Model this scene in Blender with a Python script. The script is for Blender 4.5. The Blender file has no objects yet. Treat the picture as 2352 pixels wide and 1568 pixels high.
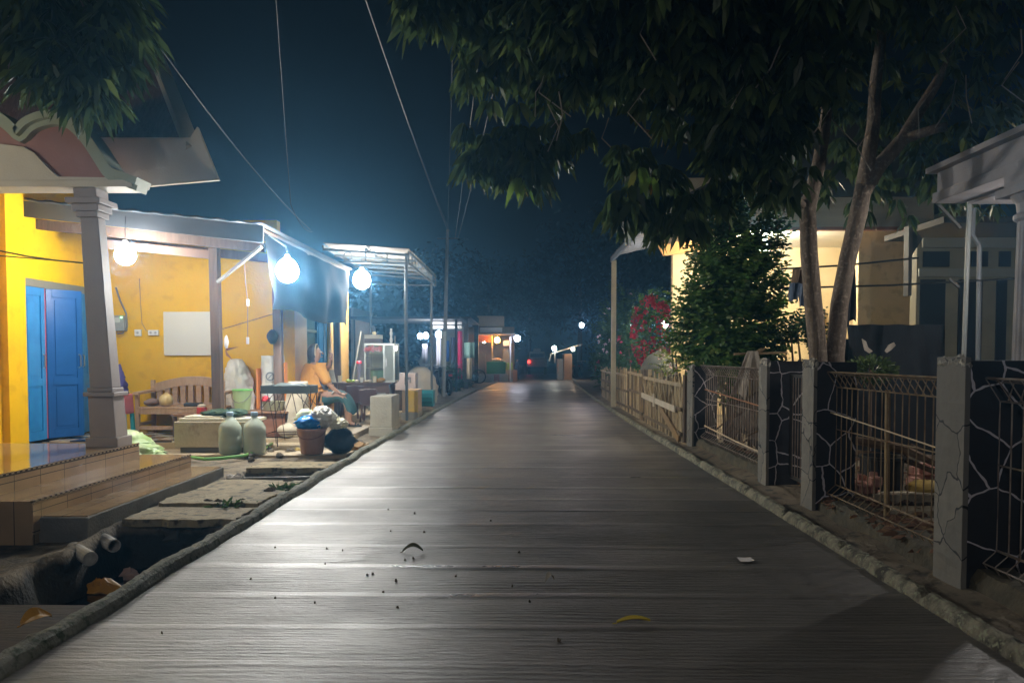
import bpy, bmesh, math, random
from mathutils import Vector, Matrix, noise
R = math.radians
S = bpy.context.scene
COL = S.collection
random.seed(7)
# ------------------------------------------------------------------ camera
H, F, CX, CY = 1.35, 1727.0, 1176.0, 882.0       # eye height; focal length and principal point of the phone picture (2352 px wide)
PITCH, YAW = -0.037, 0.0133
cam = bpy.data.cameras.new('camera'); camo = bpy.data.objects.new('camera', cam); COL.objects.link(camo)
cam.sensor_width = 36.0; cam.lens = 36.0 * F / 2352.0; cam.shift_y = 98.0 / 2352.0
cam.clip_start = 0.05; cam.clip_end = 600
camo.location = (0, 0, H); camo.rotation_euler = (math.pi / 2 + PITCH, 0, YAW)
S.camera = camo
# ------------------------------------------------------------------ night sky, exposure
w = bpy.data.worlds.new('World'); S.world = w; w.use_nodes = True
nt = w.node_tree; bg = nt.nodes['Background']
sky = nt.nodes.new('ShaderNodeTexSky'); sky.sky_type = 'NISHITA'; sky.sun_disc = False
sky.sun_elevation = R(-4.0); sky.sun_rotation = R(-75); sky.altitude = 50
nt.links.new(sky.outputs[0], bg.inputs[0]); bg.inputs[1].default_value = 0.016
S.view_settings.view_transform = 'Standard'; S.view_settings.look = 'None'
S.view_settings.exposure = 2.02; S.view_settings.gamma = 1.0
S.cycles.use_denoising = True
S.cycles.sample_clamp_indirect = 6.0
S.cycles.max_bounces = 6; S.cycles.volume_bounces = 0
S.cycles.volume_step_rate = 4.0
S.cycles.caustics_reflective = False; S.cycles.caustics_refractive = False

# ------------------------------------------------------------------ measuring helpers: a point of the place seen at photo pixel (u, v)
_M = Matrix.Rotation(YAW, 3, 'Z') @ Matrix.Rotation(math.pi / 2 + PITCH, 3, 'X')
def ray(u, v): return _M @ Vector(((u - CX) / F, (CY - v) / F, -1.0))
def P(u, v, Y):
    d = ray(u, v); return Vector((0, 0, H)) + d * (Y / d.y)
def G(u, v, z=0.0):
    d = ray(u, v); return Vector((0, 0, H)) + d * ((z - H) / d.z)
def XP(u, v, x):
    d = ray(u, v); return Vector((0, 0, H)) + d * (x / d.x)

# ------------------------------------------------------------------ materials
MATS = {}
def mat(name, col, rough=0.6, col2=None, scale=6.0, bump=0.0, bscale=40.0, metal=0.0, spec=0.4, emit=0.0, ecol=None,
        trans=0.0, alpha=1.0, stretch=(1, 1, 1), detail=4.0, dirt=None, sub=0.0):
    if name in MATS: return MATS[name]
    m = bpy.data.materials.new(name); m.use_nodes = True
    t = m.node_tree; b = t.nodes['Principled BSDF']; L = t.links.new
    b.inputs['Base Color'].default_value = (*col, 1); b.inputs['Roughness'].default_value = rough
    b.inputs['Metallic'].default_value = metal; b.inputs['Specular IOR Level'].default_value = spec
    b.inputs['Transmission Weight'].default_value = trans; b.inputs['Alpha'].default_value = alpha
    if emit:
        b.inputs['Emission Color'].default_value = (*(ecol or col), 1); b.inputs['Emission Strength'].default_value = emit
    tc = t.nodes.new('ShaderNodeTexCoord'); mp = t.nodes.new('ShaderNodeMapping'); mp.inputs['Scale'].default_value = stretch
    L(tc.outputs['Object'], mp.inputs['Vector'])
    last = None
    if col2 is not None:
        n = t.nodes.new('ShaderNodeTexNoise'); n.inputs['Scale'].default_value = scale; n.inputs['Detail'].default_value = detail
        L(mp.outputs[0], n.inputs['Vector'])
        r = t.nodes.new('ShaderNodeMapRange'); r.inputs[1].default_value = 0.35; r.inputs[2].default_value = 0.65
        L(n.outputs[0], r.inputs[0])
        mx = t.nodes.new('ShaderNodeMix'); mx.data_type = 'RGBA'
        mx.inputs[6].default_value = (*col, 1); mx.inputs[7].default_value = (*col2, 1)
        L(r.outputs[0], mx.inputs[0]); last = mx.outputs[2]
        if dirt is not None:
            n2 = t.nodes.new('ShaderNodeTexNoise'); n2.inputs['Scale'].default_value = scale * 3.7; n2.inputs['Detail'].default_value = 6
            L(tc.outputs['Object'], n2.inputs['Vector'])
            r2 = t.nodes.new('ShaderNodeMapRange'); r2.inputs[1].default_value = 0.53; r2.inputs[2].default_value = 0.66
            L(n2.outputs[0], r2.inputs[0])
            m2 = t.nodes.new('ShaderNodeMix'); m2.data_type = 'RGBA'; m2.inputs[7].default_value = (*dirt, 1)
            L(last, m2.inputs[6]); L(r2.outputs[0], m2.inputs[0]); last = m2.outputs[2]
        L(last, b.inputs['Base Color'])
    if bump:
        n = t.nodes.new('ShaderNodeTexNoise'); n.inputs['Scale'].default_value = bscale; n.inputs['Detail'].default_value = 5
        L(mp.outputs[0], n.inputs['Vector'])
        bp = t.nodes.new('ShaderNodeBump'); bp.inputs['Strength'].default_value = bump; bp.inputs['Distance'].default_value = 0.02
        L(n.outputs[0], bp.inputs['Height']); L(bp.outputs[0], b.inputs['Normal'])
    MATS[name] = m
    return m
def leafmat(name, col, col2, col3=None, rough=0.5):
    if name in MATS: return MATS[name]
    m = bpy.data.materials.new(name); m.use_nodes = True
    t = m.node_tree; b = t.nodes['Principled BSDF']; L = t.links.new
    g = t.nodes.new('ShaderNodeNewGeometry'); cr = t.nodes.new('ShaderNodeValToRGB')
    cr.color_ramp.elements[0].color = (*col, 1); cr.color_ramp.elements[1].color = (*col2, 1); cr.color_ramp.elements[1].position = 0.9
    if col3:
        e = cr.color_ramp.elements.new(0.97); e.color = (*col3, 1)
    L(g.outputs['Random Per Island'], cr.inputs[0]); L(cr.outputs[0], b.inputs['Base Color'])
    b.inputs['Roughness'].default_value = rough; b.inputs['Specular IOR Level'].default_value = 0.35
    tr = t.nodes.new('ShaderNodeBsdfTranslucent'); L(cr.outputs[0], tr.inputs[0])
    ms = t.nodes.new('ShaderNodeMixShader'); ms.inputs[0].default_value = 0.5
    L(b.outputs[0], ms.inputs[1]); L(tr.outputs[0], ms.inputs[2]); L(ms.outputs[0], t.nodes['Material Output'].inputs[0])
    MATS[name] = m
    return m
def edgemat(name, base, line, scale, width, rough=0.6, base2=None, bump=0.0, warp=0.15):
    """cells outlined by painted mortar lines"""
    m = bpy.data.materials.new(name); m.use_nodes = True
    t = m.node_tree; b = t.nodes['Principled BSDF']; L = t.links.new
    tc = t.nodes.new('ShaderNodeTexCoord')
    nz = t.nodes.new('ShaderNodeTexNoise'); nz.inputs['Scale'].default_value = 6; L(tc.outputs['Object'], nz.inputs['Vector'])
    mm = t.nodes.new('ShaderNodeMix'); mm.data_type = 'RGBA'; mm.inputs[0].default_value = warp
    L(tc.outputs['Object'], mm.inputs[6]); L(nz.outputs[1], mm.inputs[7])
    v = t.nodes.new('ShaderNodeTexVoronoi'); v.feature = 'DISTANCE_TO_EDGE'; v.inputs['Scale'].default_value = scale
    L(mm.outputs[2], v.inputs['Vector'])
    n3 = t.nodes.new('ShaderNodeTexNoise'); n3.inputs['Scale'].default_value = 14; L(tc.outputs['Object'], n3.inputs['Vector'])
    ml = t.nodes.new('ShaderNodeMath'); ml.operation = 'MULTIPLY'; ml.inputs[1].default_value = 2 * width
    L(n3.outputs[0], ml.inputs[0])
    r = t.nodes.new('ShaderNodeMath'); r.operation = 'LESS_THAN'; L(v.outputs[0], r.inputs[0]); L(ml.outputs[0], r.inputs[1])
    n2 = t.nodes.new('ShaderNodeTexNoise'); n2.inputs['Scale'].default_value = 9; n2.inputs['Detail'].default_value = 6; L(tc.outputs['Object'], n2.inputs['Vector'])
    bm_ = t.nodes.new('ShaderNodeMix'); bm_.data_type = 'RGBA'; bm_.inputs[6].default_value = (*base, 1); bm_.inputs[7].default_value = (*(base2 or base), 1)
    vc = t.nodes.new('ShaderNodeTexVoronoi'); vc.inputs['Scale'].default_value = scale; L(mm.outputs[2], vc.inputs['Vector'])
    sc_ = t.nodes.new('ShaderNodeSeparateColor'); L(vc.outputs['Color'], sc_.inputs[0])
    av = t.nodes.new('ShaderNodeMath'); av.operation = 'MULTIPLY'; L(n2.outputs[0], av.inputs[0]); L(sc_.outputs[0], av.inputs[1])
    a2 = t.nodes.new('ShaderNodeMath'); a2.operation = 'MULTIPLY'; a2.inputs[1].default_value = 2.0; L(av.outputs[0], a2.inputs[0])
    L(a2.outputs[0], bm_.inputs[0])
    mx = t.nodes.new('ShaderNodeMix'); mx.data_type = 'RGBA'; mx.inputs[7].default_value = (*line, 1)
    L(bm_.outputs[2], mx.inputs[6]); L(r.outputs[0], mx.inputs[0]); L(mx.outputs[2], b.inputs['Base Color'])
    b.inputs['Roughness'].default_value = rough
    bp = t.nodes.new('ShaderNodeBump'); bp.inputs['Strength'].default_value = 0.5; bp.inputs['Distance'].default_value = 0.02
    L(n2.outputs[0], bp.inputs['Height']); L(bp.outputs[0], b.inputs['Normal'])
    MATS[name] = m
    return m
def tilemat(name, c1, c2, mortar, sx, sy, rough=0.1, checker=False, plane='xy'):
    m = bpy.data.materials.new(name); m.use_nodes = True
    t = m.node_tree; b = t.nodes['Principled BSDF']; L = t.links.new
    tc = t.nodes.new('ShaderNodeTexCoord'); mp = t.nodes.new('ShaderNodeMapping'); L(tc.outputs['Object'], mp.inputs[0])
    if plane == 'yz': mp.inputs['Rotation'].default_value = (0, R(90), R(90))
    if checker:
        c = t.nodes.new('ShaderNodeTexChecker'); c.inputs['Scale'].default_value = 1 / sx
        c.inputs[1].default_value = (*c1, 1); c.inputs[2].default_value = (*c2, 1)
        L(mp.outputs[0], c.inputs[0]); L(c.outputs[0], b.inputs['Base Color'])
        mp.inputs['Location'].default_value = (0.0, 0.0, 0.077)
    else:
        c = t.nodes.new('ShaderNodeTexBrick'); c.offset = 0.0
        c.inputs['Color1'].default_value = (*c1, 1); c.inputs['Color2'].default_value = (*c2, 1); c.inputs['Mortar'].default_value = (*mortar, 1)
        c.inputs['Scale'].default_value = 1.0; c.inputs['Mortar Size'].default_value = 0.004; c.inputs['Brick Width'].default_value = sx; c.inputs['Row Height'].default_value = sy
        L(mp.outputs[0], c.inputs[0])
        n = t.nodes.new('ShaderNodeTexNoise'); n.inputs['Scale'].default_value = 3; n.inputs['Detail'].default_value = 6; L(tc.outputs['Object'], n.inputs[0])
        mx = t.nodes.new('ShaderNodeMix'); mx.data_type = 'RGBA'; mx.blend_type = 'MULTIPLY'; mx.inputs[0].default_value = 0.6
        L(c.outputs[0], mx.inputs[6]); L(n.outputs[0], mx.inputs[7]); L(mx.outputs[2], b.inputs['Base Color'])
    nb = t.nodes.new('ShaderNodeTexNoise'); nb.inputs['Scale'].default_value = 7; L(tc.outputs['Object'], nb.inputs[0])
    bp = t.nodes.new('ShaderNodeBump'); bp.inputs['Strength'].default_value = 0.05; bp.inputs['Distance'].default_value = 0.02
    L(nb.outputs[0], bp.inputs['Height']); L(bp.outputs[0], b.inputs['Normal'])
    b.inputs['Roughness'].default_value = rough; b.inputs['Specular IOR Level'].default_value = 0.5
    MATS[name] = m
    return m

# ------------------------------------------------------------------ mesh builder
WL = {}
class MB:
    def __init__(s): s.v = []; s.f = []
    def add(s, vs, fs):
        o = len(s.v); s.v += [tuple(x) for x in vs]; s.f += [tuple(i + o for i in f) for f in fs]; return s
    def box(s, x0, x1, y0, y1, z0, z1, rz=0.0, taper=0.0, c=None):
        vs = []
        cx, cy = (x0 + x1) / 2, (y0 + y1) / 2
        for z, k in ((z0, 1.0), (z1, 1.0 - taper)):
            for x, y in ((x0, y0), (x1, y0), (x1, y1), (x0, y1)):
                dx, dy = (x - cx) * k, (y - cy) * k
                if rz: dx, dy = dx * math.cos(rz) - dy * math.sin(rz), dx * math.sin(rz) + dy * math.cos(rz)
                vs.append((cx + dx, cy + dy, z))
        return s.add(vs, [(3, 2, 1, 0), (4, 5, 6, 7), (0, 1, 5, 4), (1, 2, 6, 5), (2, 3, 7, 6), (3, 0, 4, 7)])
    def bar(s, a, b, w=0.04, h=None, up=(0, 0, 1)):
        a, b = Vector(a), Vector(b); h = h or w
        d = (b - a).normalized(); upv = Vector(up)
        if abs(d.dot(upv)) > 0.98: upv = Vector((1, 0, 0))
        sx = d.cross(upv).normalized(); sy = sx.cross(d).normalized()
        vs = []
        for p in (a, b):
            for i, j in ((-1, -1), (1, -1), (1, 1), (-1, 1)): vs.append(p + sx * i * w / 2 + sy * j * h / 2)
        return s.add(vs, [(3, 2, 1, 0), (4, 5, 6, 7), (0, 1, 5, 4), (1, 2, 6, 5), (2, 3, 7, 6), (3, 0, 4, 7)])
    def tube(s, pts, r, seg=6, cap=True):
        pts = [Vector(p) for p in pts]; n = len(pts)
        rs = r if isinstance(r, (list, tuple)) else [r] * n
        rings = []; ref = Vector((0, 0, 1))
        for i, p in enumerate(pts):
            d = (pts[min(i + 1, n - 1)] - pts[max(i - 1, 0)])
            d = d.normalized() if d.length > 1e-9 else Vector((0, 0, 1))
            u = ref if abs(d.dot(ref)) < 0.95 else Vector((1, 0, 0))
            a = d.cross(u).normalized(); b = a.cross(d).normalized()
            rings.append([p + (a * math.cos(2 * math.pi * k / seg) + b * math.sin(2 * math.pi * k / seg)) * rs[i] for k in range(seg)])
        vs = [q for ring in rings for q in ring]; fs = []
        for i in range(n - 1):
            for k in range(seg):
                k2 = (k + 1) % seg
                fs.append((i * seg + k, i * seg + k2, (i + 1) * seg + k2, (i + 1) * seg + k))
        if cap: fs += [tuple(range(seg))[::-1], tuple((n - 1) * seg + k for k in range(seg))]
        return s.add(vs, fs)
    def lathe(s, prof, c=(0, 0, 0), seg=16, sq=(1, 1)):
        vs = []; fs = []
        for r, z in prof:
            for k in range(seg):
                a = 2 * math.pi * k / seg
                vs.append((c[0] + r * sq[0] * math.cos(a), c[1] + r * sq[1] * math.sin(a), c[2] + z))
        n = len(prof)
        for i in range(n - 1):
            for k in range(seg):
                k2 = (k + 1) % seg; fs.append((i * seg + k, i * seg + k2, (i + 1) * seg + k2, (i + 1) * seg + k))
        if prof[0][0] > 1e-4: fs.append(tuple(range(seg))[::-1])
        if prof[-1][0] > 1e-4: fs.append(tuple((n - 1) * seg + k for k in range(seg)))
        return s.add(vs, fs)
    def prism(s, poly, a0, a1, plane='xz'):
        n = len(poly); mk = {'xz': lambda p, a: (p[0], a, p[1]), 'yz': lambda p, a: (a, p[0], p[1]), 'xy': lambda p, a: (p[0], p[1], a)}[plane]
        vs = [mk(p, a0) for p in poly] + [mk(p, a1) for p in poly]
        fs = [tuple(range(n)), tuple(range(2 * n - 1, n - 1, -1))] + [(i, (i + 1) % n, n + (i + 1) % n, n + i) for i in range(n)]
        return s.add(vs, fs)
    def grid(s, fn, nu, nv, cu=False):
        vs = [fn(i / (nu if cu else nu - 1), j / (nv - 1)) for j in range(nv) for i in range(nu)]; fs = []
        for j in range(nv - 1):
            for i in range(nu if cu else nu - 1):
                i2 = (i + 1) % nu; fs.append((j * nu + i, j * nu + i2, (j + 1) * nu + i2, (j + 1) * nu + i))
        return s.add(vs, fs)
    def blob(s, c, rx, ry, z0, z1, prof=None, nu=18, nv=12, amp=0.1, fr=3.0, seed=0.0, lean=(0, 0)):
        prof = prof or (lambda t: math.sin(math.pi * (0.04 + 0.92 * t)) ** 0.6)
        def fn(a, t):
            an = a * 2 * math.pi; k = prof(t)
            p = Vector((math.cos(an), math.sin(an), t * 2)) * fr + Vector((seed, seed * 1.7, seed * 0.3))
            k *= 1 + amp * (2 * noise.noise(p) + noise.noise(p * 2.7))
            return (c[0] + rx * k * math.cos(an) + lean[0] * t, c[1] + ry * k * math.sin(an) + lean[1] * t, z0 + (z1 - z0) * t + amp * 0.15 * noise.noise(p * 1.3))
        base = len(s.v); s.grid(fn, nu, nv, True)
        s.f.append(tuple(base + i for i in range(nu))[::-1]); s.f.append(tuple(base + (nv - 1) * nu + i for i in range(nu)))
        return s
    def leaf(s, p, d, L, W, up=None, droop=0.25):
        p = Vector(p); d = Vector(d).normalized(); up = up or Vector((random.uniform(-1, 1), random.uniform(-1, 1), random.uniform(.2, 1)))
        sd = d.cross(up)
        if sd.length < 1e-3: sd = d.cross(Vector((1, 0, 0)))
        sd.normalize(); g = Vector((0, 0, -1))
        a = p + d * L * .3 + g * droop * L * .06; b = p + d * L * .68 + g * droop * L * .35; e = p + d * L + g * droop * L * .8
        return s.add([p, a + sd * W / 2, a - sd * W / 2, b + sd * W * .42, b - sd * W * .42, e], [(0, 1, 2), (1, 3, 4, 2), (3, 5, 4)])
    def build(s, name, m, parent=None, smooth=False, bevel=0.0, recalc=True, local=False):
        me = bpy.data.meshes.new(name); me.from_pydata(s.v, [], s.f); me.update()
        if recalc:
            b = bmesh.new(); b.from_mesh(me); bmesh.ops.recalc_face_normals(b, faces=b.faces); b.to_mesh(me); b.free()
        if smooth:
            for p in me.polygons: p.use_smooth = True
        if m: me.materials.append(m)
        o = bpy.data.objects.new(name, me); COL.objects.link(o)
        if parent is not None:
            o.parent = parent
            if not local: o.location = -WL.get(parent.name, Vector((0, 0, 0)))
        WL[o.name] = Vector((0, 0, 0))
        if bevel:
            md = o.modifiers.new('bevel', 'BEVEL'); md.width = bevel; md.segments = 2; md.limit_method = 'ANGLE'
        return o
def tag(o, label, cat, group=None, kind=None):
    if label: o['label'] = label
    if cat: o['category'] = cat
    if group: o['group'] = group
    if kind: o['kind'] = kind
    return o
def thing(name, label, cat, loc=(0, 0, 0), group=None):
    o = bpy.data.objects.new(name, None); COL.objects.link(o); o.location = loc; o.empty_display_size = 0.1
    WL[o.name] = Vector(loc)
    return tag(o, label, cat, group)
def struct(name, b, m, **k):
    o = b.build(name, m, **k); o['kind'] = 'structure'; return o
def copy_tree(o, parent=None):
    c = o.copy(); COL.objects.link(c)
    if parent is not None: c.parent = parent
    for ch in [x for x in bpy.data.objects if x.parent == o]: copy_tree(ch, c)
    return c
def ribbon(cur, o0, o1, y0, y1):
    """a band of constant width following a profile in the x-z plane"""
    n = len(cur); up = []; lo = []
    for i in range(n):
        d = Vector(cur[min(i + 1, n - 1)]) - Vector(cur[max(i - 1, 0)]); nn = Vector((-d.z, 0, d.x)).normalized()
        up.append(Vector(cur[i]) + nn * o0); lo.append(Vector(cur[i]) + nn * o1)
    b = MB()
    vs = [(p.x, y, p.z) for y in (y0, y1) for p in up + lo]
    m = 2 * n; f = []
    for i in range(n - 1):
        f += [(i, i + 1, n + i + 1, n + i), (m + i, m + n + i, m + n + i + 1, m + i + 1), (i, m + i, m + i + 1, i + 1), (n + i, n + i + 1, m + n + i + 1, m + n + i)]
    f += [(0, n, m + n, m), (n - 1, m + n - 1, m + 2 * n - 1, 2 * n - 1)]
    return b.add(vs, f)
def smooth_path(pts, k=5):
    pts = [Vector(p) for p in pts]; out = []
    for i in range(len(pts) - 1):
        p0, p1, p2, p3 = pts[max(i - 1, 0)], pts[i], pts[i + 1], pts[min(i + 2, len(pts) - 1)]
        for j in range(k):
            t = j / k; out.append(.5 * ((2 * p1) + (p2 - p0) * t + (2 * p0 - 5 * p1 + 4 * p2 - p3) * t * t + (3 * p1 - p0 - 3 * p2 + p3) * t ** 3))
    return out + [pts[-1]]
def sphere(c, r, seg=12, n=8):
    b = MB(); b.lathe([(max(1e-5, r * math.sin(math.pi * i / n)), -r * math.cos(math.pi * i / n)) for i in range(n + 1)], c, seg); return b
def cxr(y): return 0.0 if y < 10 else 0.00085 * (y - 10) ** 2
def hw(y): return 2.2 - 0.006 * max(0, y - 10)
# ================================================================== ground, road, kerbs
def frange(a, b, s):
    n = max(1, round((b - a) / s)); return [a + (b - a) * i / n for i in range(n)]
def ss(a, b, x):
    t = max(0.0, min(1.0, (x - a) / (b - a))); return t * t * (3 - 2 * t)
def gz(x, y):
    z = -0.03
    if x < -2.2:
        n1 = noise.noise(Vector((x * 1.6, y * 1.6, 0))); n2 = noise.noise(Vector((x * 6, y * 6, 4)))
        k = 0.022 * n1 + 0.012 * n2
        if x > -6 and y < 20: z += k
        # open drain beside the kerb
        yy = y + 0.22 * noise.noise(Vector((x * 3, y * 2, 9)))
        xx = x + 0.10 * noise.noise(Vector((y * 3, x * 2, 5)))
        dl = ss(-3.34, -3.12, xx) * (1 - ss(-2.40, -2.30, x)) * ss(3.95, 4.12, yy) * (1 - ss(6.02, 6.2, yy + 0.35 * (x + 2.9)))
        z -= 0.5 * dl
        d2 = ss(-3.30, -3.2, xx) * (1 - ss(-2.45, -2.3, xx)) * ss(8.1, 8.2, yy) * (1 - ss(8.85, 8.95, yy))
        z -= 0.4 * d2
        d3 = ss(-3.42, -3.32, xx) * (1 - ss(-2.45, -2.32, xx)) * ss(9.48, 9.56, yy) * (1 - ss(9.9, 10.0, yy))
        z -= 0.4 * d3
        z -= 0.08 * ss(-3.2, -3.6, x) * (1 - ss(5.6, 6.6, y)) if y < 6.6 else 0
    if x > 2.4:
        n1 = noise.noise(Vector((x * 1.3, y * 1.3, 0))); z += 0.05 * n1 + 0.03
        if x > 60 or y > 60: z = -0.03
    return z
xs = [-64, -40, -20, -12, -8, -6, -5, -4.4] + frange(-4.0, -2.25, .055) + [-2.2, -1.5, 0, 1.5, 2.3] + frange(2.4, 6.0, .2) + [6, 7, 8, 10, 14, 20, 40, 64]
ys = [-14, -6, -2, 0, 1, 2, 2.8] + frange(3.2, 10.3, .055) + frange(10.3, 14, .25) + [14, 15, 16, 18, 20, 24, 28, 34, 42, 52, 70, 90, 112]
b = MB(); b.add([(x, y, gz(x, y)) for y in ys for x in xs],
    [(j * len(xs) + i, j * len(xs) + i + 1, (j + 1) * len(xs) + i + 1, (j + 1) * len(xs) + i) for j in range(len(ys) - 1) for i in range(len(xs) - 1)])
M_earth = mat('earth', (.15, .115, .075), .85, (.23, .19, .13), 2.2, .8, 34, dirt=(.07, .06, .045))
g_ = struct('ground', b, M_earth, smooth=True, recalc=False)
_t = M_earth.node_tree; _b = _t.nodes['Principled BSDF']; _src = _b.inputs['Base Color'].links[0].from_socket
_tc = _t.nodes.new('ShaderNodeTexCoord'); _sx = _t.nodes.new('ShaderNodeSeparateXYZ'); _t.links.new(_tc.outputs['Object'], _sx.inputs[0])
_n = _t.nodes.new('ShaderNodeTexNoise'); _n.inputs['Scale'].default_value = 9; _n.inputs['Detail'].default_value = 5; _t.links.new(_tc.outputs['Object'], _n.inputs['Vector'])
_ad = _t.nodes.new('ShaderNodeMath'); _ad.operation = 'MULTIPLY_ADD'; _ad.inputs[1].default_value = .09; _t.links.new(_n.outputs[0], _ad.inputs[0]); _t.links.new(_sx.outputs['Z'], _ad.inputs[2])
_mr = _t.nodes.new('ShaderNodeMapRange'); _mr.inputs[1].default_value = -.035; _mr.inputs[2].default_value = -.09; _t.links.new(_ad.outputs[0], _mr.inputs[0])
_mx = _t.nodes.new('ShaderNodeMix'); _mx.data_type = 'RGBA'; _mx.inputs[7].default_value = (.016, .015, .012, 1)     # earth colour turns near-black below ground level
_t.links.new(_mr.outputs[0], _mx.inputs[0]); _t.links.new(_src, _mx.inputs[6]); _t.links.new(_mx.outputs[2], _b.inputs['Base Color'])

def crackx(y):   # edge of a thin cement patch on the road
    return -0.98 + 0.10 * math.sin(y * 9) + 0.06 * math.sin(y * 23 + 1) + 0.55 * (y - 5.2)
ridges = []
yy = 2.2
while yy < 48: ridges.append((yy, random.uniform(.5, 1.2), random.uniform(-.012, .012), random.uniform(.03, .055))); yy += random.uniform(.42, .78)
def bandv(x, y):   # smooth trowelled strip across the lane
    v = 0.0
    for ry, k, sl, wd in ridges:
        d = y - ry - sl * x - 0.02 * noise.noise(Vector((x * 1.1, ry * 3, 0)))
        if abs(d) < .2: v = max(v, k * math.exp(-(d / wd) ** 4) * max(0, .75 + .8 * noise.noise(Vector((x * .8, ry * 7, 3)))))
    return v
def gv(x, y):    # broom grooves, uneven in spacing and depth
    ph = y / .040 + 1.1 * noise.noise(Vector((x * .5, y * 5, 5))) + .5 * noise.noise(Vector((x * 2, y * 14, 2)))
    return math.sin(2 * math.pi * ph) * max(0, .75 + 1.1 * noise.noise(Vector((x * .9, y * 4, 8))))
def rz(x, y, bv):
    n1 = noise.noise(Vector((x * .5, y * 2.2, 1)))
    g = gv(x, y) * .0012 * max(.2, 1 - .8 * bv) if y < 9 else 0
    z = .003 * n1 + g + .0012 * noise.noise(Vector((x * 5.0, y * 22.0, 2))) + .006 * bv
    if 4.2 < y < 5.6 and x < crackx(y) and x > -2.2 + (5.6 - y) * .2: z += .003 * ss(4.2, 4.5, y)
    return z
ry_ = frange(-6, 2.7, .4) + frange(2.7, 6.6, .009) + frange(6.6, 10, .018) + frange(10, 16, .05) + frange(16, 28, .12) + frange(28, 60, .6) + [60]
NX = 72
rx_ = [2 * i / NX - 1 for i in range(NX + 1)]
vs = []; bvs = []; gvs = []
for y in ry_:
    for t in rx_:
        bv = bandv(t * 2.2, y); bvs.append(bv); gvs.append(gv(t * 2.2, y) * (1 - .8 * min(1, bv)) if y < 9 else 0); vs.append((cxr(y) + t * hw(y), y, rz(t * 2.2, y, bv)))
W_ = NX + 1
b = MB(); b.add(vs, [(j * W_ + i, j * W_ + i + 1, (j + 1) * W_ + i + 1, (j + 1) * W_ + i) for j in range(len(ry_) - 1) for i in range(NX)])
def roadmat():
    m = bpy.data.materials.new('broomed_concrete'); m.use_nodes = True
    t = m.node_tree; bs = t.nodes['Principled BSDF']; L = t.links.new
    tc = t.nodes.new('ShaderNodeTexCoord')
    def nz(scale, det, rough=.5):
        mp = t.nodes.new('ShaderNodeMapping'); mp.inputs['Scale'].default_value = scale; L(tc.outputs['Object'], mp.inputs[0])
        n = t.nodes.new('ShaderNodeTexNoise'); n.inputs['Scale'].default_value = 1; n.inputs['Detail'].default_value = det; n.inputs['Roughness'].default_value = rough
        L(mp.outputs[0], n.inputs['Vector']); return n.outputs[0]
    def mr(o, a, b_, c, d):
        r = t.nodes.new('ShaderNodeMapRange'); [setattr(r.inputs[i + 1], 'default_value', v) for i, v in enumerate((a, b_, c, d))]; L(o, r.inputs[0]); return r.outputs[0]
    def mth(op, a, b_):
        n = t.nodes.new('ShaderNodeMath'); n.operation = op
        for i, q in enumerate((a, b_)):
            if isinstance(q, (int, float)): n.inputs[i].default_value = q
            else: L(q, n.inputs[i])
        return n.outputs[0]
    at = t.nodes.new('ShaderNodeAttribute'); at.attribute_name = 'band'; band = at.outputs['Fac']
    big = nz((.9, 1.1, 1), 8, .6); fine = nz((9, 44, 9), 4, .6); pit = nz((22, 40, 30), 5, .75); grain = nz((130, 150, 130), 3, .7)
    cr = t.nodes.new('ShaderNodeValToRGB'); e = cr.color_ramp.elements
    e[0].position = .34; e[0].color = (.070, .063, .056, 1); e[1].position = .66; e[1].color = (.150, .138, .124, 1)
    L(mth('ADD', mth('MULTIPLY', big, .62), mth('ADD', mth('MULTIPLY', grain, .22), mth('MULTIPLY', pit, .16))), cr.inputs[0])
    lt = t.nodes.new('ShaderNodeMix'); lt.data_type = 'RGBA'; lt.inputs[7].default_value = (.15, .14, .13, 1); L(cr.outputs[0], lt.inputs[6]); L(mth('MULTIPLY', band, .5), lt.inputs[0])
    pm = t.nodes.new('ShaderNodeMix'); pm.data_type = 'RGBA'; pm.inputs[7].default_value = (.022, .019, .016, 1)
    L(lt.outputs[2], pm.inputs[6]); L(mr(pit, .60, .68, 0, .9), pm.inputs[0])
    ag = t.nodes.new('ShaderNodeAttribute'); ag.attribute_name = 'groove'
    gm = t.nodes.new('ShaderNodeMix'); gm.data_type = 'RGBA'; gm.inputs[7].default_value = (.03, .027, .024, 1)
    L(pm.outputs[2], gm.inputs[6]); L(mth('MULTIPLY', mr(ag.outputs['Fac'], -.1, -1.0, 0, 1), mr(fine, .35, .6, .2, .8)), gm.inputs[0]); L(gm.outputs[2], bs.inputs['Base Color'])
    L(mth('SUBTRACT', mr(big, .35, .65, .54, .38), mth('MULTIPLY', band, .17)), bs.inputs['Roughness'])
    bs.inputs['Specular IOR Level'].default_value = 1.0
    b1 = t.nodes.new('ShaderNodeBump'); b1.inputs['Distance'].default_value = .012; L(fine, b1.inputs['Height']); L(mr(band, 0, 1, .55, .12), b1.inputs['Strength'])
    b2 = t.nodes.new('ShaderNodeBump'); b2.inputs['Strength'].default_value = .5; b2.inputs['Distance'].default_value = .006; L(mth('ADD', pit, mth('MULTIPLY', grain, .5)), b2.inputs['Height']); L(b1.outputs[0], b2.inputs['Normal'])
    L(b2.outputs[0], bs.inputs['Normal']); return m
rd = struct('road', b, roadmat(), smooth=True, recalc=False)
at_ = rd.data.attributes.new('band', 'FLOAT', 'POINT'); at_.data.foreach_set('value', bvs)
at_ = rd.data.attributes.new('groove', 'FLOAT', 'POINT'); at_.data.foreach_set('value', gvs)

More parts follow.
